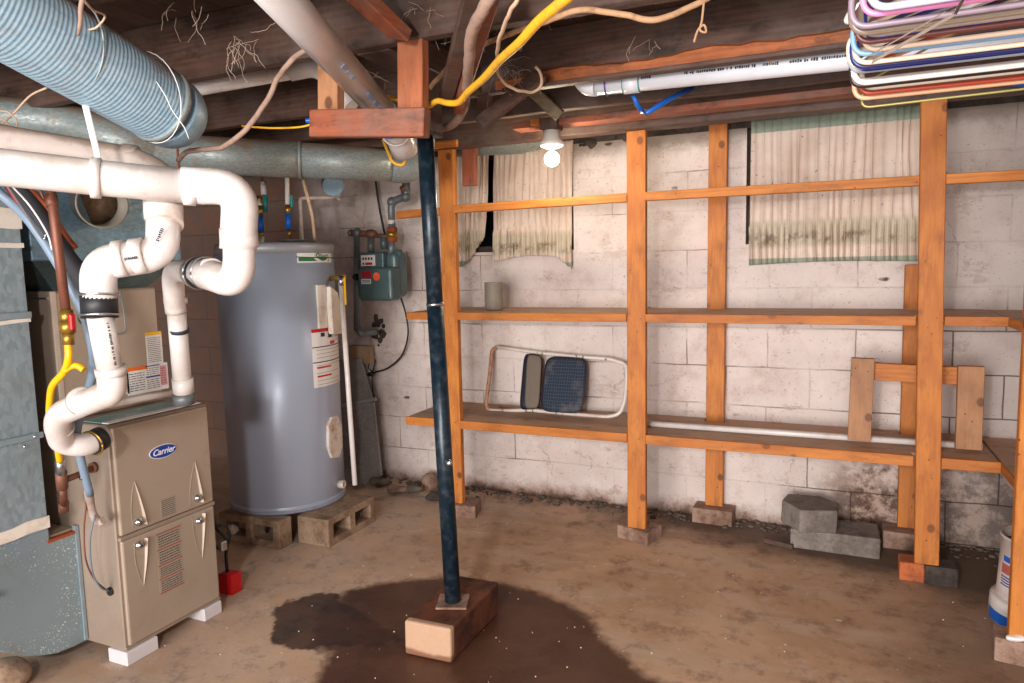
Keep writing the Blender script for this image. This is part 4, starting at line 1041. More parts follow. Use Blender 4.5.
MB().tube(round_path([w0.lerp(w1,.93), D(318,66,2.62), w2], .07, 8), .034, 24).build('elbow', M['pvc'], wp)
# long white pipe at the right
lp = thing('water_pipe', tuple(D(720,78,2.52)), 'long printed white plastic pipe under the joists, running towards the coat hangers', 'pipe')
y3 = 2.60; l0 = at(597,87,y=y3); l1 = at(862,59,y=y3); l1 = l0+(l1-l0)*1.65
MB().tube([l0, l1], .0305, 26).build('pipe', M['pvc_blue'], lp)
ld = (l1-l0).normalized()
MB().tube(smooth_path([l0, l0-ld*.035+Vector((0,.005,.008)), l0-ld*.06+Vector((0,.012,.035)), l0-ld*.065+Vector((0,.015,.07))], 5), .0335, 24).build('elbow', M['pvc_blue'], lp)
cup(lp, at(632,83.5,y=y3), ld, .0305, .055, M['pvc_blue'])
ring(lp, at(624,84.5,y=y3), ld, .0325, .002, M['teal'], 'primer_line'); ring(lp, at(640,82.5,y=y3), ld, .0325, .0025, M['teal'], 'primer_line')
ring(lp, at(607,86,y=y3), ld, .0335, .003, M['purple'], 'purple_primer_ring')
oo = Vector((0,-1,.15)).normalized()
for k, (px_, L_) in enumerate(((643,.03),(686,.30),(790,.22))): print_marks(lp, at(px_, 87-(px_-597)*.1057-1, y=y3)+oo*.0306, ld, oo, L_, .011, M['ink'], k, .25)
bt = thing('blue_tubing', tuple(D(643,112,2.7)), 'bright blue plastic tubing dipping in a V below the long white pipe', 'tubing')
MB().tube([D(633,95,2.66), D(637,104,2.68), D(643,113,2.7)], .009, 14).build('tube', M['blue'], bt)
MB().tube([D(645,114,2.7), D(668,100,2.75), D(694,87,2.8)], .0095, 14).build('tube', M['blue'], bt)
MB().tube([D(640,111,2.69), D(647,116,2.7)], .006, 10).build('crimp_ring', M['steelband'], bt)
MB().tube(smooth_path(path((955,86,2.6),(985,83,2.6),(1060,86,2.6)), 5), .009, 12).single('blue_tubing', M['blue'], 'piece of blue tubing behind the coat hangers at the right edge', 'tubing')
# ================================================================= GAS LINE AND HOSES AT THE FURNACE
gl = thing('gas_pipe', tuple(D(60,300,1.95)), 'vertical rusty copper-coloured gas pipe with a red valve handle at the left', 'pipe')
MB().tube([D(46,150,1.98), D(52,200,1.95), D(66,312,1.95)], .0125, 16).build('pipe', M['copper'], gl)
MB().tube([D(51,195,1.955), D(52.5,207,1.95)], .0150, 16).build('joint', M['copper'], gl)
for a, b, r_ in (((66,310),(67,323),.017),((67,321),(68,333),.020),((68,332),(68.5,345),.015)): MB().tube([D(*a,1.95), D(*b,1.95)], r_, 12).build('brass_fitting', M['brass'], gl)
MB().obox(D(72,322,1.93), (.006,0,0), (0,.008,0), (0,0,.022)).build('valve_handle', M['red'], gl, bevel=.003)
gy = thing('gas_hose', tuple(D(60,400,2.0)), 'bright yellow flexible gas hose curving down behind the white pipe bend', 'hose')
MB().tube(smooth_path(path((68,343,1.95),(68.5,358,1.95),(64,372,1.98),(53,385,2.02),(50,400,2.06),(50,420,2.12),(56,440,2.2),(60,462,2.26)), 6), .0098, 16).build('hose', M['yellow'], gy)
MB().tube(smooth_path(path((64,371,1.97),(72,366,1.97),(78,366,1.97),(84,370,1.97)), 5), [.009]*16, 12).build('torn_wrap', M['yellow'], gy)
MB().tube([D(60,460,2.26), D(61,474,2.28)], .013, 6).build('hex_nut', M['steelband'], gy)
gt = thing('gas_tee', tuple(D(62,490,2.3)), 'rusty pipe tee with drip leg screwed into the left furnace side', 'pipe fitting')
MB().tube([D(61,472,2.29), D(62.5,488,2.32)], .017, 14).build('tee_body', M['brownpipe'], gt)
e = at(95,467,y=1.579)
MB().tube([D(62,481,2.31), D(78,475,2.36), e], .0105, 14).build('nipple', M['brownpipe'], gt)
MB().lathe([(0,.018),(.012,.018)], e-Vector((0,.013,0)), (0,1,0), 16).build('wall_flange', M['brownpipe'], gt)
MB().tube([D(62.5,486,2.32), D(64,505,2.36)], .012, 14).build('drip_leg', M['copper'], gt)
MB().tube([D(63.5,502,2.36), D(64,511,2.37)], .016, 10).build('cap', M['copper'], gt)
dh = thing('drain_hose', tuple(D(85,420,2.2)), 'blue-grey plastic drain hose running from the upper left down the furnace side', 'hose')
MB().tube(smooth_path(path((-30,168,1.9),(0,193,1.9),(30,222,1.95),(60,268,2.0),(82,310,2.03),(92,345,2.05),(93,370,2.08),(86,400,2.15),(77,430,2.2),(80,455,2.24),(90,495,2.32)), 6), .0125, 16).build('hose', M['hoseblue'], dh)
MB().tube(smooth_path(path((88,488,2.31),(92,512,2.35),(99,522,2.37),(104,520,2.36)), 5), .0135, 14).build('end_elbow', M['pvc_dirty'], dh)
ring(dh, D(91,332,2.045), D(92,345,2.05)-D(82,310,2.03), .0135, .0014, M['black'], 'zip_tie'); ring(dh, D(84,477,2.285), D(90,495,2.32)-D(80,455,2.24), .0135, .0014, M['black'], 'zip_tie')
MB().tube(smooth_path(path((14,183,2.1),(38,215,2.15),(62,252,2.2),(84,280,2.25),(96,300,2.3)), 6), .030, 16).single('insulated_line', plain('black_foam','34343a',.8), 'thick black foam covered line sloping behind the blue-grey hose', 'hose')
MB().tube(smooth_path(path((34,176,2.1),(50,212,2.14),(66,240,2.2),(74,250,2.22)), 6), .004, 8).single('copper_tube', M['copper'], 'thin bare copper line angled behind the vertical gas pipe', 'tube')
MB().tube(smooth_path(path((28,185,1.98),(48,208,2.0),(66,235,2.05),(76,247,2.1)), 6), .006, 8).single('copper_tube', M['rust'], 'orange-brown copper line ending near the open round collar', 'tube')
for k, (c_, pts) in enumerate((('steelband', ((3,180,1.85),(22,208,1.9),(42,238,1.95),(46,234,1.95))), ('red', ((5,184,1.9),(14,198,1.9),(20,205,1.9))), ('white', ((10,184,1.87),(30,206,1.9),(47,233,1.93),(52,250,1.95))))):
    MB().tube(smooth_path(path(*pts), 5), .0025, 6).single('cable', M[c_], ['silvery thin cable', 'short red cable', 'thin white cable'][k] + ' among the lines at the upper left by the return duct', 'cable')
fw = thing('thermostat_wire', tuple(D(90,560,2.36)), 'thin brown wire looping down the furnace side into a round hole', 'wire')
MB().tube(smooth_path([D(80,470,2.3), D(86,500,2.32), D(84,530,2.33), D(86,560,2.34), D(95,580,2.38), at(109,592,y=1.575)], 6), .0028, 8).build('wire', M['copper'], fw)
MB().tube(smooth_path([D(95,515,2.34), D(90,540,2.34), D(92,570,2.36), D(100,587,2.4), at(110,591,y=1.575)], 6), .0028, 8).build('wire', M['hosegrey'], fw)
MB().lathe([(0,.015),(.006,.015),(.007,.008)], at(111,591,y=1.58)-Vector((0,.007,0)), (0,1,0), 16).build('grommet', M['black'], fw)
# red box and black cables beside the furnace
MB().box((-2.33,2.115,0), (-2.255,2.175,.085)).jitter(.003,20).single('red_box', M['red'], 'small red box on the floor at the right foot of the furnace', 'box', bevel=.006, seg=2)
bc2 = thing('black_cable', (-2.3,2.15,.09), 'black looped power cable hanging down beside the right side of the furnace', 'cable')
MB().tube(smooth_path([(-2.25,2.03,.45),(-2.27,2.06,.36),(-2.29,2.09,.30),(-2.27,2.12,.24),(-2.29,2.13,.17),(-2.3,2.14,.09)], 6), .007, 10).build('cable', M['black'], bc2)
MB().tube(smooth_path([(-2.28,2.05,.32),(-2.25,2.10,.31),(-2.25,2.12,.25),(-2.28,2.10,.20),(-2.31,2.08,.25),(-2.28,2.05,.32)], 6), .005, 10).build('cable_loop', M['black'], bc2)
MB().box((-2.27,2.07,.21), (-2.245,2.10,.25)).build('plug', M['steelband'], bc2, bevel=.003)

# ================================================================= WATER HEATER
HC = Vector((-2.63, 2.90, 0)); HR = .293; HZ0, HZ1 = .142, 1.485
wh = thing('water_heater', (HC.x, HC.y, HZ0), 'tall blue-grey cylindrical water heater standing on cinder blocks', 'water heater')
MB().lathe([(HZ0,.285),(HZ0+.004,HR),(HZ0+.03,HR),(HZ0+.032,HR-.002),(HZ0+.035,HR),(HZ1-.05,HR)], (HC.x,HC.y,0), (0,0,1), 64).build('tank', M['heater'], wh)
MB().lathe([(HZ1-.052,HR+.004),(HZ1-.012,HR+.004),(HZ1,HR-.006),(HZ1+.001,HR-.02),(HZ1+.006,.10),(HZ1+.006,.0001)], (HC.x,HC.y,0), (0,0,1), 64).build('top_cap', M['heatertop'], wh)
MB().lathe([(HZ0-.0,HR+.001),(HZ0+.001,HR+.005),(HZ0+.012,HR+.005),(HZ0+.014,HR)], (HC.x,HC.y,0), (0,0,1), 64).build('rusty_base_rim', dirty('rust_rim','8b95a8','7b3d1e',.6,amt=.95,scale=7), wh)
def cylhit(px, py, r=HR):
    d = ray(px, py); o = Vector((0,0,CAM_H)); ox, oy = o.x-HC.x, o.y-HC.y
    a = d.x**2+d.y**2; b = 2*(ox*d.x+oy*d.y); c = ox*ox+oy*oy-r*r
    D_ = max(b*b-4*a*c, 0); t = (-b-math.sqrt(D_))/(2*a); p = o+d*t
    return math.atan2(p.y-HC.y, p.x-HC.x), p.z
def patch(name, a0, a1, z0, z1, mat, root, dr_=.0012, n=16, shape=None):
    r0, r1 = HR-.001, HR+dr_; vs = []
    for i in range(n+1):
        a = a0+(a1-a0)*i/n; zz0, zz1 = (z0, z1) if shape is None else shape(i/n)
        for r_ in (r0, r1):
            for z in (zz0, zz1): vs.append((HC.x+r_*math.cos(a), HC.y+r_*math.sin(a), z))
    fs = []
    for i in range(n):
        q = i*4; fs += [(q+2,q+6,q+7,q+3),(q+1,q+3,q+7,q+5),(q,q+4,q+6,q+2),(q,q+1,q+5,q+4)]
    fs += [(0,2,3,1),(n*4,n*4+1,n*4+3,n*4+2)]
    return MB().add(vs, fs).build(name, mat, root)
def prect(px0, py0, px1, py1):
    pm = (py0+py1)/2
    return cylhit(px0,pm)[0], cylhit(px1,pm)[0], cylhit((px0+px1)/2,py0)[1], cylhit((px0+px1)/2,py1)[1]
a0,a1,z0,z1 = prect(297,262,331,250); patch('brand_plate', a0,a1,z0-.002,z1, M['paper'], wh)
patch('green_stripe', a0+.02,a1-.12,z0+.004,z0+.022, M['green'], wh, .0018)
am = cylhit(322,256)[0]; zm = (z0+z1)/2
nrm = Vector((math.cos(am), math.sin(am), 0)); tg = Vector((-math.sin(am), math.cos(am), 0))
MB().prism([Vector((HC.x,HC.y,zm))+nrm*(HR+.002)+tg*(.062*math.cos(t))+Vector((0,0,.031*math.sin(t))) - nrm*((.062*math.cos(t))**2/(2*HR)) for t in [2*PI*i/32 for i in range(32)]][::1], nrm*.0015).build('brand_oval', M['paper'], wh)
text('brand_lettering', 'Smith', Vector((HC.x,HC.y,zm-.001))+nrm*(HR+.0045)+tg*.012, tg, (0,0,1), .03, M['green'], wh)
text('brand_mark', 'O', Vector((HC.x,HC.y,zm+.002))+nrm*(HR+.0045)-tg*.038, tg, (0,0,1), .034, M['green'], wh, bold=.001)
a0,a1,z0,z1 = prect(312.5,386,339,328)
wl = patch('warning_label', a0,a1,z0,z1, M['paper'], wh)
H_ = z1-z0; da = a1-a0
patch('red_header', a0,a1,z1-.03*H_-.008,z1, M['red'], wl, .0018)
for f_ in (.68,.42): patch('divider', a0,a1,z0+f_*H_,z0+f_*H_+.005, M['ink'], wl, .0018)
for k, f_ in enumerate((.32,.17)): patch('red_heading', a0+.08*da,a0+.45*da,z0+f_*H_,z0+f_*H_+.009, M['red'], wl, .0018)
patch('pictogram', a0+.2*da,a0+.3*da,z0+.86*H_,z0+.93*H_, M['ink'], wl, .0018); patch('pictogram', a0+.4*da,a0+.52*da,z0+.83*H_,z0+.93*H_, M['ink'], wl, .0018); patch('pictogram', a0+.45*da,a0+.62*da,z0+.71*H_,z0+.77*H_, M['red'], wl, .0018)
for k in range(14):
    f_ = .04+.92*k/14
    if any(abs(f_-q) < .035 for q in (.32,.17,.42,.68)) or f_ > .85: continue
    patch('text_line', a0+(.08 if f_<.68 else .66)*da, a0+(.62+.3*R.random())*da if f_<.68 else a0+.93*da, z0+f_*H_, z0+f_*H_+.0025, M['greylabel'], wl, .0018)
# peeling white insulation flap and strip
fl_ = thing('insulation_flap', tuple(D(330,310,3.5)), 'white foam flap taped to the water heater front above the red and white label', 'insulation')
a0,a1,_,_ = prect(317,336,325,285); zt = cylhit(322,285)[1]; zb = cylhit(322,328)[1]
patch('strip', a0, a1, zb, zt, M['foam'], fl_, .012)
p = [Vector((HC.x+(HR+.01)*math.cos(cylhit(a,b)[0]), HC.y+(HR+.01)*math.sin(cylhit(a,b)[0]), cylhit(a,b)[1])) for a, b in ((324,286),(331,292),(335,310),(339,326),(337,333),(327,334),(325,310))]
MB().prism(p, nrm*.03).jitter(.003,30).build('flap', M['foam'], fl_, bevel=.004)
pv = [ (326,425),(330,417),(336,415),(340,425),(341,445),(338,457),(330,458),(326,447)]
p = [Vector((HC.x+(HR-.002)*math.cos(cylhit(a,b)[0]), HC.y+(HR-.002)*math.sin(cylhit(a,b)[0]), cylhit(a,b)[1])) for a, b in pv]
MB().prism(p, (p[0]-Vector((HC.x,HC.y,p[0].z))).normalized()*.018).jitter(.002,30).build('access_cover', dirty('peeling_cover','ded6cc','a56a42',.8,amt=.9,scale=14), wh, bevel=.006, seg=2)
a, z = cylhit(339,484); pd_ = Vector((HC.x+HR*math.cos(a), HC.y+HR*math.sin(a), z)); nd_ = Vector((math.cos(a), math.sin(a), 0))
MB().lathe([(0,.022),(.03,.022),(.032,.018),(.02,.010),(.02,.0001)], pd_, nd_, 20).build('drain_valve', M['pvc'], wh)
MB().lathe([(.021,.009),(.023,.0001)], pd_, nd_, 12).build('valve_bore', M['black'], wh)
# top fittings
def vert(root, name, px, pya, pyb, d, r_, mat): return MB().tube([D(px[0],pya,d), D(px[1],pyb,d)], r_, 14).build(name, mat, root)
tf = thing('water_connector', tuple(D(262,240,3.75)), 'blue and brass water connector with white cap at the left of the heater top', 'pipe')
vert(tf,'pipe',(262,262),150,184,3.75,.008,M['brownpipe']); vert(tf,'white_sleeve',(263,264),182,195,3.75,.015,M['pvc']); vert(tf,'teal_valve',(265.5,265.5),193,212,3.76,.012,M['teal'])
vert(tf,'elbow_fitting',(259.5,259.5),196,203,3.75,.014,M['brass']); vert(tf,'white_collar',(259,259.5),201,207,3.74,.013,M['pvc']); vert(tf,'brass_nut',(259.5,260),206,216,3.74,.017,M['brass'])
vert(tf,'blue_sleeve',(260,261),215,232,3.74,.0155,M['blue']); vert(tf,'brass_end',(261,261.5),231,237,3.74,.013,M['brass']); vert(tf,'nipple',(261.5,261.5),236,246,3.74,.014,M['pvc'])
tg_ = thing('water_connector', tuple(D(289,238,3.7)), 'white pipe with blue sleeve and teal handle at the centre of the heater top', 'pipe')
vert(tg_,'white_pipe',(286.5,287.5),150,206,3.7,.0115,M['pvc']); vert(tg_,'brass_nut',(287.5,288),205,214,3.7,.015,M['brass']); vert(tg_,'blue_sleeve',(288,288.5),213,229,3.7,.0145,M['blue']); vert(tg_,'brass_end',(289,289.5),229,237,3.7,.008,M['brass'])
MB().obox(D(291.5,201,3.68), (.006,0,0), (0,.006,0), (0,0,.03)).build('valve_handle', M['teal'], tg_, bevel=.002)
MB().lathe([(0,.05),(.012,.075),(.016,.078),(.016,.05),(.008,.02)], (D(293,241,3.72).x, D(293,241,3.72).y, HZ1+.006), (0,0,1), 26).build('pipe_collar', M['galvduct'], tg_)
wpn = thing('supply_pipe', tuple(D(300,243,3.8)), 'thin white L-shaped pipe rising from behind the heater top to the right', 'pipe')
MB().tube(round_path([D(302,243,3.85), D(300,198,3.85), D(340,197.5,3.9)], .02, 4), .0105, 12).build('pipe', M['pvc_dirty'], wpn)
MB().tube([D(338.5,200,3.9), D(338.5,180,3.9)], .009, 10).build('riser', M['pvc'], wpn)
MB().tube(smooth_path(path((303,180,3.55),(307,195,3.55),(312,215,3.58),(314,232,3.62),(315,240,3.66)), 5), .0085, 10).single('power_cable', M['string'], 'tan power cable running down into the heater top', 'cable')
tp = thing('relief_pipe', tuple(D(354,484,3.45)), 'long thin white relief pipe running down beside the water heater', 'pipe')
MB().tube([D(341,284,3.55), D(355,485,3.55)], .0125, 14).build('pipe', M['pvc'], tp)
MB().tube([D(326,279,3.7), D(344,277,3.55)], .013, 12).build('brass_valve', M['brass'], tp)
MB().tube([D(341,276,3.55), D(341.3,286,3.55)], .015, 12).build('adapter', M['steelband'], tp)
MB().obox(D(345,291,3.53), (.0055,0,0), (0,.001,0), (0,0,.068)).build('yellow_tag', M['yellow'], tp)
MB().obox(D(348,381,3.62), (.008,0,0), (0,.006,0), (0,0,.05)).single('yellow_tie', M['yellow'], 'small yellow plastic piece behind the thin relief pipe', 'tag')

# cinder blocks under the heater: holes face sideways
def cinder(o, L, Dp, H, along, mat, label, nm='cinder_block'):
    t = .044; U = Vector(along).normalized(); W = Vector((-U.y, U.x, 0))
    mb = MB().holed(o, U, (0,0,1), W*Dp, [0,t,L/2-t*.55,L/2+t*.55,L-t,L], [0,t*.8,H-t*.8,H], {(1,1),(3,1)})
    mb.jitter(.0025, 14)
    return mb.single(nm, mat, label, 'cinder block', 'cinder blocks under the water heater', merge=True, bevel=.006, seg=2)
cinder((-2.20, 2.68, 0), .39, .19, .14, (.0,1,0), M['cinder'], 'cinder block with two open holes under the right side of the heater')
cinder((-2.80, 2.575, 0), .39, .09, .14, (1,.0,0), M['cinder'], 'cinder block with a rag-stuffed hole under the left side of the heater')
MB().ball((-2.72, 2.585, .06), .03, (1.1,.8,.8), 0, 8).jitter(.012, 45).single('rag', M['foam'], 'crumpled pale rag stuck in the hole of the left cinder block', 'rag')

# ================================================================= GAS METER
gm = thing('gas_meter', tuple(D(383,300,3.86)), 'teal-grey gas meter with orange sticker on the wall beside the heater', 'gas meter')
my = 3.42
def My(px, py, y=my): return at(px, py, y=y)
def rbox(name, px0, py0, px1, py1, y0, y1, mat, bev, root=gm):
    a, b = My(px0,py1,y0), My(px1,py0,y0)
    return MB().box((a.x,y0,a.z),(b.x,y1,b.z)).build(name, mat, root, bevel=bev, seg=5)
rbox('main_case', 363,251,396,298, 3.47,3.60, M['meter'], .035)
rbox('front_case', 358,267,391,301, 3.40,3.50, M['meter'], .022)
rbox('index_head', 360,252,383,270, 3.43,3.50, M['meter'], .010)
MB().lathe([(0,.022),(.07,.022)], My(384,244,3.5)-Vector((0,0,.03)), (0,0,1), 16).build('shoulder', M['meter'], gm)
MB().lathe([(0,.028),(.05,.026)], My(398,253,3.52)-Vector((0,0,.03)), (0,0,1), 16).build('shoulder', M['meter'], gm)
def Mr(px0, py0, px1, py1, y): a, b = My(px0,py0,y), My(px1,py1,y); return (a.x,y,a.z), (b.x-a.x,0,0), (0,0,b.z-a.z)
o,u,v = Mr(361.5,266,375,255,3.428)
sticker('dial_plate', o,u,v, [(x_,.55,x_+.12,.8,'ink') for x_ in (.1,.3,.5,.7)]+[(.3,.08,.8,.32,'red'),(.1,.1,.22,.3,'ink')], gm, th=.002)
o,u,v = Mr(361.5,278,371,271,3.398); sticker('red_plate', o,u,v, lines(.1,.9,.15,.85,3,'ink',4,.4), gm, 'red')
o,u,v = Mr(361.5,284,371,279,3.398); sticker('number_plate', o,u,v, lines(.08,.9,.2,.8,2,'ink',41,.6), gm)
c = My(376.5,276.5,3.399); MB().lathe([(0,.0235),(.002,.0235)], c, (0,-1,0), 24).build('orange_sticker', plain('orange_sticker','f0603a',.5), gm)
MB().lathe([(0,.02),(.02,.02),(.03,.012)], My(357.5,277,3.46), (-1,0,0), 16).build('side_cap', M['black'], gm)
for q in ((361,296),(388,296),(388,270)): MB().lathe([(0,.007),(.006,.006)], My(q[0],q[1],3.399), (0,-1,0), 6).build('bolt', M['meter'], gm)
gp = thing('gas_piping', tuple(My(380,236,3.5)), 'painted iron pipes and rusty fittings feeding the gas meter from above and from the wall', 'pipe')
yp = 3.50
MB().tube(round_path([My(357,330,yp), My(357,234,yp)], .01), .020, 16).build('left_riser', M['ironpipe'], gp)
MB().tube([My(357,328,yp), My(361,334,yp), My(373,332,yp+.1), My(376,332,3.80)], .021, 16).build('wall_elbow', M['ironpipe'], gp)
MB().ball(My(357.5,233,yp), .029).build('elbow_fitting', M['ironpipe'], gp); MB().ball(My(351,233,yp), .022).build('plug', M['ironpipe'], gp)
MB().tube([My(352,233,yp), My(372,234,yp)], .019, 16).build('cross_pipe', M['brownpipe'], gp)
MB().ball(My(371,234,yp), .031, (1.3,1,.9)).build('tee_fitting', M['brownpipe'], gp)
MB().tube([My(371,238,yp), My(371,254,yp)], .021, 16).build('nipple', M['ironpipe'], gp)
MB().tube([My(374,236,yp), My(392,236,yp)], .010, 12).build('pressure_regulator', M['brownpipe'], gp)
MB().tube([My(391,257,yp), My(392,240,yp)], .021, 16).build('nipple', M['ironpipe'], gp)
MB().tube([My(392,242,yp), My(392,227,yp)], .030, 8).build('rusty_union', M['rust'], gp); MB().tube([My(392,237,yp), My(392,232,yp)], .033, 12).build('brass_band', M['brass'], gp)
MB().tube(round_path([My(392,228,yp), My(391,202,yp), My(407,196,yp), My(406,176,yp)], .04, 6), .021, 16).build('offset_pipe', M['ironpipe'], gp)
MB().tube([My(391.5,224,yp), My(391.5,220,yp)], .023, 12).build('white_tape', M['foam'], gp)
MB().ball(My(392,202,yp), .029).build('elbow_fitting', M['ironpipe'], gp); MB().ball(My(406,197,yp), .028).build('elbow_fitting', M['ironpipe'], gp)
MB().tube([My(406,192,yp), My(404,186,yp)], .027, 12).build('coupling', M['brownpipe'], gp)
MB().tube([My(405,188,yp), My(404,150,yp), My(404,126,yp)], .017, 14).build('upper_riser', M['ironpipe'], gp)
hb = MB()
for i in range(26):
    t = 2*PI*R.random(); q = My(377,332,3.765)+Vector((math.cos(t)*R.uniform(.02,.075), 0, math.sin(t)*R.uniform(.03,.10))); hb.ball(q, R.uniform(.008,.022), (1,.4,1), 0, 4)
hb.jitter(.006,40).single('mortar_rubble', M['darkbrick'], 'dark broken mortar ring where the gas pipe enters the wall', 'rubble', kind='stuff')
MB().tube(smooth_path([My(375,176,3.72), My(379,205,3.72), My(385,235,3.70), My(390,250,3.66)], 5), .007, 8).single('black_cable', M['black'], 'black cable running straight down the wall to the gas meter top', 'cable')
bw = thing('coax_cable', tuple(My(400,340,3.70)), 'black cable hanging in a wide loop below the gas meter', 'cable')
MB().tube(smooth_path([My(401,298,3.6), My(406,315,3.68), My(408,335,3.70), My(402,355,3.72), My(388,368,3.73), My(372,373,3.72), My(352,379,3.70), My(346,376,3.7)], 7), .0055, 8).build('cable', M['black'], bw)
MB().tube(smooth_path([My(372,372,3.72), My(368,366,3.72), My(375,360,3.73), My(372,378,3.72), My(374,400,3.74)], 5), .004, 6).build('tail', M['black'], bw)
MB().ball(My(371,374,3.71), .018, (1.4,.8,.8), 0, 6).jitter(.008,60).build('knot', M['black'], bw)
# two thin wires

# leaning grey panels
lpn = thing('leaning_panel', tuple(at(365,485,y=3.60)), 'grey sheet metal panel leaning on the wall behind the thin relief pipe', 'panel')
def quadslab(name, pxs, y, yt, th, mat, root):
    P = [at(a, b, y=(y if b > 400 else yt)) for a, b in pxs]
    n_ = (P[1]-P[0]).cross(P[3]-P[0]).normalized()
    return MB().prism(P, n_*th).build(name, mat, root, bevel=.003)
gp_ = galv('grey_panel_sheet', '938f8c', '79736f', '6b5a4e', .5, .1, .55)
quadslab('lower_panel', [(338,481),(364,486),(383,475),(375,402),(340,404)][0:5], 3.60, 3.62, .012, gp_, lpn)
quadslab('upper_panel', [(334,404),(374,401),(362,358),(336,360)], 3.64, 3.66, .012, gp_, lpn)
MB().bar(at(336,407,y=3.59), at(376,399,y=3.60), .012, .02).build('flange', M['galvduct'], lpn)
MB().box(tuple(at(349,363,y=3.68)), tuple(at(369,346,y=3.68)+Vector((0,.05,0)))).single('cardboard_box', dirty('cardboard','a08468','6a5340',.9), 'small brown box wedged above the grey leaning panel', 'box', bevel=.004)

# ================================================================= FLOOR THINGS
bl = MB().box((-.145,3.47,0),(.235,3.68,.095)).jitter(.005,11,2)
bl.single('concrete_block', M['block'], 'grey concrete slab block lying flat on the floor by the wall', 'block', 'loose concrete blocks', bevel=.007, seg=2)
mb = MB(); P = [Vector(p) for p in ((-.19,3.55,0),(-.10,3.42,0),(.055,3.475,0),(.06,3.60,0),(-.03,3.68,0),(-.17,3.66,0))]
mb.prism([p+Vector((0,0,.097)) for p in P], (0,0,.105)); mb.jitter(.006,10,5)
mb.single('concrete_block', M['block'], 'broken grey concrete block on top of the flat slab block', 'block', 'loose concrete blocks', bevel=.007, seg=2)
MB().bar((-.26,3.50,.012),(-.13,3.46,.012),.02,.02).single('wood_stick', M['dark_x'], 'short dark stick on the floor left of the stacked blocks', 'stick')
def rubble(px, py, r, label, mat, sc=(1.4,1,.6)):
    p = at(px,py,z=r*.5); return MB().ball(p, r, sc, 0, 8).jitter(r*.6, 1/r*.5, px).single('rubble_stone', mat, label, 'stone', 'rubble along the wall base')
rubble(398,489,.05,'flat reddish rubble stone left of the steel post',M['brick'],(1.6,1,.4)); rubble(413,490,.05,'round grey rubble stone left of the steel post',M['stone'])
rubble(430,484,.055,'upright orange-brown rubble stone against the wall behind the steel post',M['brick'],(1,1,.9)); rubble(380,482,.05,'grey-brown rubble pile stone beside the leaning panel',M['stone'])
rubble(434,497,.04,'dark rubble lump touching the steel post outline',M['darkbrick'])
rs = random.Random(3); db = MB()
for i in range(420):
    px_ = rs.uniform(-2.6,.9); c_ = Vector((px_, 3.765-abs(rs.gauss(0,.07)), .004)); db.ball(c_, rs.uniform(.004,.016), (1.2,1,.6), 0, 4)
db.jitter(.004,60).single('wall_debris', M['stone'], 'crumbled mortar and grit along the foot of the back wall', 'debris', kind='stuff')
db = MB()
for i in range(160): c_ = Vector((rs.uniform(-2.2,.6), rs.uniform(1.6,3.4), .001)); db.ball(c_, rs.uniform(.001,.0035), (1,1,.6), 0, 3)
db.single('floor_grit', M['foam'], 'scattered pale crumbs on the concrete floor', 'debris', kind='stuff')
MB().ball(at(4,676,z=.05), .075, (1,1,.75), 0, 12).jitter(.008,10).single('cobblestone', M['cinder'], 'rounded tan stone in the bottom left corner below the return duct', 'stone')

# bucket
bk = thing('plastic_bucket', (.735,3.06,0), 'white paint bucket with blue and red label at the right edge under the shelf', 'bucket')
BCt = Vector((.735,3.06,0))
MB().lathe([(.0,.150),(.0,.158),(.05,.160),(.085,.158),(.095,.150),(.10,.139),(.315,.130),(.318,.136),(.326,.136),(.326,.126),(.28,.126),(.05,.122),(.05,.0001)], BCt, (0,0,1), 40).build('bucket_body', M['pvc'], bk)
MB().lathe([(.285,.1265),(.287,.0001)], BCt, (0,0,1), 40).build('inner_disc', M['darkbrick'], bk)  # dark disc closing the hollow just below the rim
def bpatch(name, a0, a1, z0, z1, mat):
    n=14; vs=[]
    rad = lambda z: .1505+(z-.225)*.045+.0005
    for i in range(n+1):
        a=a0+(a1-a0)*i/n
        for dr_ in (-.002,.0012):
            for z in (z0,z1): r_=rad(z)+dr_-.006; vs.append((BCt.x+r_*math.cos(a),BCt.y+r_*math.sin(a),z))
    fs=[]
    for i in range(n): q=i*4; fs+=[(q+2,q+6,q+7,q+3),(q+1,q+3,q+7,q+5),(q,q+4,q+6,q+2),(q,q+1,q+5,q+4)]
    fs += [(0,2,3,1),(n*4,n*4+1,n*4+3,n*4+2)]
    MB().add(vs,fs).build(name,mat,bk)
aa=-2.55; bb=-1.2
def lpatch(name,a0,a1,z0,z1,mat):
    n=14; vs=[]
    for i in range(n+1):
        a=a0+(a1-a0)*i/n
        for z in (z0,z1):
            base_=.1595 if z<.07 else .139-(z-.1)*.0383
            for dr_ in (-.002,.0014): vs.append((BCt.x+(base_+dr_)*math.cos(a),BCt.y+(base_+dr_)*math.sin(a),z))
    fs=[]
    for i in range(n): q=i*4; fs+=[(q+1,q+5,q+7,q+3),(q+2,q+3,q+7,q+6),(q,q+4,q+5,q+1),(q,q+2,q+6,q+4)]
    fs += [(0,1,3,2),(n*4,n*4+2,n*4+3,n*4+1)]
    MB().add(vs,fs).build(name,mat,bk)
lpatch('red_print',-2.9,-1.3,.19,.225,plain('faded_red','b8605a',.6)); lpatch('blue_print',-2.85,-1.3,.235,.255,M['blue'])
for z in (.145,.155,.165,.175): lpatch('blue_line',-2.9,-1.3,z,z+.004,M['bluecap'])
lpatch('blue_base_band',-3.1,-1.0,.004,.045,M['blue'])
MB().ball((.585,2.70,.095),.02,(1.4,.8,.5),0,8).jitter(.008,40).single('tissue', M['white'], 'scrap of white tissue on the brick at the right edge', 'tissue')

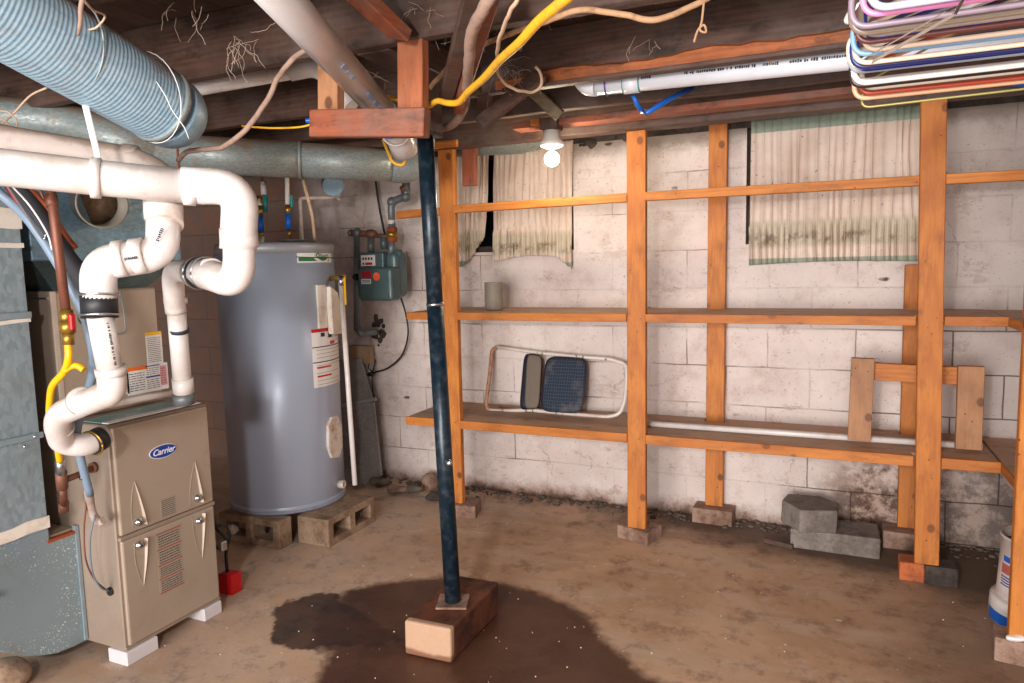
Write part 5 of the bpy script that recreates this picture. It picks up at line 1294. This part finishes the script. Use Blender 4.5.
# ================================================================= COAT HANGERS
rodx = .30
MB().tube([(rodx,.55,1.985),(rodx,1.85,1.985)], .0125, 14).single('hanging_rod', M['galvduct'], 'metal rod under the joists that carries the coat hangers', 'rod')
cols = [('b9b4cc','pale lavender'),('e58ac0','pink'),('8b7a86','mauve grey'),('857466','taupe brown'),('b5a897','beige grey'),('6b3a38','maroon'),('2438b0','royal blue'),('e0c8b0','cream'),('7fa8cc','light blue'),('e6ccb4','peach'),('24306c','navy'),('e4d2bc','ivory'),('182c8c','cobalt blue'),('a9b4c4','silver blue'),('efe6de','bright white'),('d9d2d0','off-white'),('33282c','black-brown'),('e8dccb','eggshell'),('b4452c','rust red'),('dcae88','apricot')]
ys = [1.15 + i*.0312 for i in range(len(cols))]
prev = None
for i, (hx, nm) in enumerate(cols):
    y = ys[i]; x0 = .030+R.uniform(-.012,.014)+(.012 if i > 16 else 0); W = .42; xc = rodx; z = 1.695+R.uniform(-.007,.009); zt_ = 1.83
    lb = nm + ' plastic coat hanger ' + ('at the very front of the bundle at upper right' if i == 0 else 'hanging directly behind the %s one in the bundle' % prev)
    tilt = R.uniform(-.010,.010); r_ = R.uniform(.0042,.0058)
    m_ = plain('hanger_'+nm.replace(' ','_').replace('-','_'), hx, .35)
    t = thing('coat_hanger', (xc, y, z), lb, 'coat hanger', 'plastic coat hangers in a bundle')
    x1 = xc+(xc-x0)
    body = round_path([(xc,y,zt_), (x0-.004,y+tilt*.2,z+.055), (x0,y+tilt*.3,z+.0), (x1,y-tilt,z), (x1+.004,y-tilt,z+.055), (xc,y,zt_)], .024, 7)
    MB().tube(body, r_, 10).build('frame', m_, t)
    hk = [(xc,y,zt_-.002),(xc,y,zt_+.075)]+[(xc-.0+.026*math.sin(a)-.0, y, 1.985+.006-.0+.026*-math.cos(a)*-1) for a in [q*PI/6 for q in range(-0,8)]]
    hk = [(xc,y,zt_-.002),(xc-.004,y,zt_+.06),(xc-.024,y,1.955),(xc-.030,y,1.982),(xc-.018,y,2.008),(xc,y,2.014),(xc+.018,y,2.008),(xc+.028,y,1.985)]
    hk = [(a, b, min(c, 1.985+.0165) if False else c) for a, b, c in hk]
    MB().tube(smooth_path(hk, 3), .0028, 8).build('hook', M['steelband'] if i % 3 == 0 else m_, t)
    prev = nm
t = thing('coat_hanger', (.27,1.86,1.70), 'thin yellow-green wire coat hanger hanging last, just above the wide post', 'coat hanger', 'plastic coat hangers in a bundle')
MB().tube(round_path([(rodx,1.80,1.85),(.060,1.81,1.735),(.052,1.81,1.682),(.54,1.80,1.69),(.54,1.80,1.735),(rodx,1.80,1.85)], .022, 7), .0028, 8).build('frame', plain('olive_wire','a8a060',.4,.3), t)
MB().tube(smooth_path([(rodx,1.80,1.85),(rodx-.004,1.80,1.91),(rodx-.028,1.80,1.97),(rodx-.018,1.80,2.006),(rodx+.01,1.80,2.006),(rodx+.026,1.80,1.985)], 4), .0022, 8).build('hook', M['steelband'], t)
t = thing('clip_hanger', tuple(D(900,45,.95)), 'smoky transparent hanger twisted diagonally across the front of the bundle', 'coat hanger')
g = G('smoky_plastic'); g.fin(hexc('a09082'), .2, 0, Transmission_Weight=.5)
MB().obox((D(872,62,.97)+D(955,14,.90))/2, (D(872,62,.97)-D(955,14,.90))/2, (.0015,.0,.0032), (0,.0015,0)).build('bar', g.mat, t, bevel=.001)
MB().obox((D(869,56,.97)+D(945,12,.90))/2, (D(869,56,.97)-D(945,12,.90))/2, (.001,.0,.0015), (0,.0012,0)).build('bar', g.mat, t, bevel=.001)
MB().tube([D(955,14,.90), Vector((.27,.93,1.93)), Vector((.30,.90,2.003))], .0022, 8).build('hook', M['steelband'], t)
t = thing('clip_hanger', tuple(D(855,10,1.35)), 'bulky off-white hanger arm end sticking out left of the bundle', 'coat hanger')
MB().tube(smooth_path(path((847,23,1.40),(853,12,1.38),(864,4,1.36),(880,-6,1.34)), 5), [.006]+[.009]*14+[.009], 12).build('arm', M['pvc'], t)

# ================================================================= ROPES, CABLES, WIRES, WEBS OVERHEAD
def wire(name, pts, r, mat, label, cat='wire', n=8, k=6, wob=0):
    P = smooth_path(path(*pts), k)
    if wob: P = [p + noise.noise_vector(p*30)*wob for p in P]
    rr = r if not isinstance(r, tuple) else [r[0]+(r[1]-r[0])*i/(len(P)-1) for i in range(len(P))]
    return MB().tube(P, rr, n).single(name, mat, label, cat)
wire('dusty_cord', ((336,36,1.9),(308,48,1.95),(290,62,1.95),(277,80,2.0),(262,108,2.0),(245,130,2.0),(222,147,2.05),(190,151,2.1),(178,160,2.15)), .0075, M['dustcord'], 'thick dusty cord drooping from the drain pipe to the round duct', 'cord', 10, 6, .003)
wire('dusty_cord', ((83,-10,1.3),(81,8,1.33),(79,25,1.36),(77,34,1.38)), (.005,.003), M['dustcord'], 'short dusty cord end hanging in front of the spiral duct', 'cord', 8, 6, .003)
wire('loose_wire', ((84,0,1.4),(93,10,1.5),(105,16,1.6),(97,27,1.62),(88,30,1.62)), .0024, M['string'], 'curled pale wire beside the top of the spiral duct', 'wire')
wire('loose_wire', ((46,88,1.9),(30,96,1.95),(15,112,2.0),(2,124,2.0)), .0028, M['string'], 'tan wire running below the spiral duct to the left edge', 'wire')
wire('loose_wire', ((-4,111,2.0),(8,112,2.0),(17,121,2.0),(14,128,2.0),(4,120,2.0),(-4,114,2.0)), .0022, M['string'], 'small tan wire loop at the left edge above the dirty pipe', 'wire')
wire('electric_cable', ((580,-14,1.2),(562,2,1.25),(538,22,1.35),(520,42,1.45),(500,60,1.6),(484,78,1.75),(468,92,1.9),(459,102,2.0),(448,103,2.05),(438,101,2.1),(430,105,2.15)), (.0105,.0085), M['yellowdk'], 'thick bright yellow electric cable sweeping across the top centre', 'cable', 12)
wire('electric_cable', ((432,106,2.3),(418,108,2.35),(400,101,2.4),(384,96,2.4),(378,101,2.4)), .006, M['yellowdk'], 'yellow cable bit passing behind the hanger upright', 'cable')
wire('electric_cable', ((242,126,2.3),(270,128,2.3),(300,127,2.3),(318,122,2.3)), .0035, M['yellow'], 'thin yellow wire behind the drooping dusty cord left of the hanger', 'cable')
wire('wire_nut', ((306,121,2.3),(309,120.5,2.3),(312,120,2.3)), .008, M['blue'], 'small blue wire connector at the left end of the hanger board', 'wire connector')
wire('electric_cable', ((768,60,2.33),(785,55,2.33),(802,47,2.3),(830,45,2.28),(870,36,2.26)), .005, M['yellowdk'], 'thin yellow cable on the joist left of the coat hangers', 'cable')
wire('old_rope', ((722,-10,1.7),(700,2,1.7),(672,15,1.7),(652,20,1.7),(625,15,1.72),(590,10,1.74),(568,13,1.76),(545,22,1.8),(515,32,1.9),(490,42,2.05),(468,52,2.32),(455,60,2.35),(438,78,2.35),(427,92,2.4)), .0075, M['rope'], 'long twisted tan rope strung along the joists at the top centre', 'rope', 10, 6, .002)
wire('old_rope', ((704,1,1.7),(702,20,1.7),(700,30,1.7),(706,32,1.7),(704,25,1.7),(698,30,1.7),(694,42,1.7)), .0028, M['rope'], 'short knotted string hanging from the long rope at the right', 'string')
wire('old_cable', ((492,-8,1.55),(482,12,1.6),(472,32,1.7),(469,60,1.85),(467,85,2.1),(464,108,2.4),(455,122,2.5),(443,128,2.55),(432,126,2.6)), .0145, M['dustcord'], 'fat dusty brown cable hanging down left of the yellow cable and curling back', 'cable', 12, 6, .004)
wire('old_cable', ((520,-6,1.5),(512,10,1.55),(503,28,1.65),(498,48,1.8),(497,70,2.2),(503,82,2.25),(518,90,2.3),(533,92,2.35),(541,84,2.35),(540,72,2.35),(536,66,2.35)), .005, M['string'], 'thin loop of pale string hanging right of the yellow cable', 'string', 8, 6, .004)
wire('metal_rod', ((519,42,2.6),(523,60,2.65),(527,82,2.7)), .009, M['galvduct'], 'short grey metal rod behind the thick yellow cable', 'rod')
wire('loose_wire', ((383,140,2.75),(388,152,2.75),(393,162,2.75),(402,165,2.75),(406,158,2.75)), .006, M['yellowdk'], 'yellowish cable curl below the drain pipe elbow', 'cable')
wire('thin_wire', ((296,257,3.42),(340,258,3.5),(358,257,3.6)), .0022, M['black'], 'thin black wire from the heater badge to the gas meter', 'wire')
def web(px, py, d, n, L, label, seed):
    rr = random.Random(seed); mb = MB(); c = D(px, py, d)
    for i in range(n):
        p = c + Vector((rr.uniform(-.06,.06), rr.uniform(-.03,.03), rr.uniform(-.01,.03))); P = [p]; dirv = Vector((rr.uniform(-1,1), rr.uniform(-.4,.4), rr.uniform(-1.2,.3))).normalized()
        for j in range(rr.randint(4,9)):
            dirv = (dirv + Vector((rr.uniform(-.6,.6), rr.uniform(-.3,.3), rr.uniform(-.6,.3)))).normalized(); p = p + dirv*L/7; P.append(p)
        mb.tube(smooth_path(P, 2), rr.uniform(.0004,.0009), 4)
    mb.single('cobweb', M['web'], label, 'cobweb', kind='stuff')
web(238,45,1.98,16,.09,'dusty cobweb strands on the joist face left of the drain pipe',1)
web(185,12,1.9,9,.08,'thin cobweb on the dark joist above the spiral duct',2)
web(372,80,2.4,10,.10,'cobweb in the dark gap between drain pipe and hanger upright',3)
web(425,10,2.0,8,.07,'cobweb on the joist above the hanger upright',4)
web(462,20,2.1,24,.10,'thick cobweb clump around the fat dusty cable',5)
web(508,75,2.5,22,.10,'cobweb clump behind the thick yellow cable',6)
web(520,10,2.1,14,.07,'cobweb clump around the thin pale string',9)
web(648,45,2.2,6,.05,'small cobweb on the joist below the long rope',10)
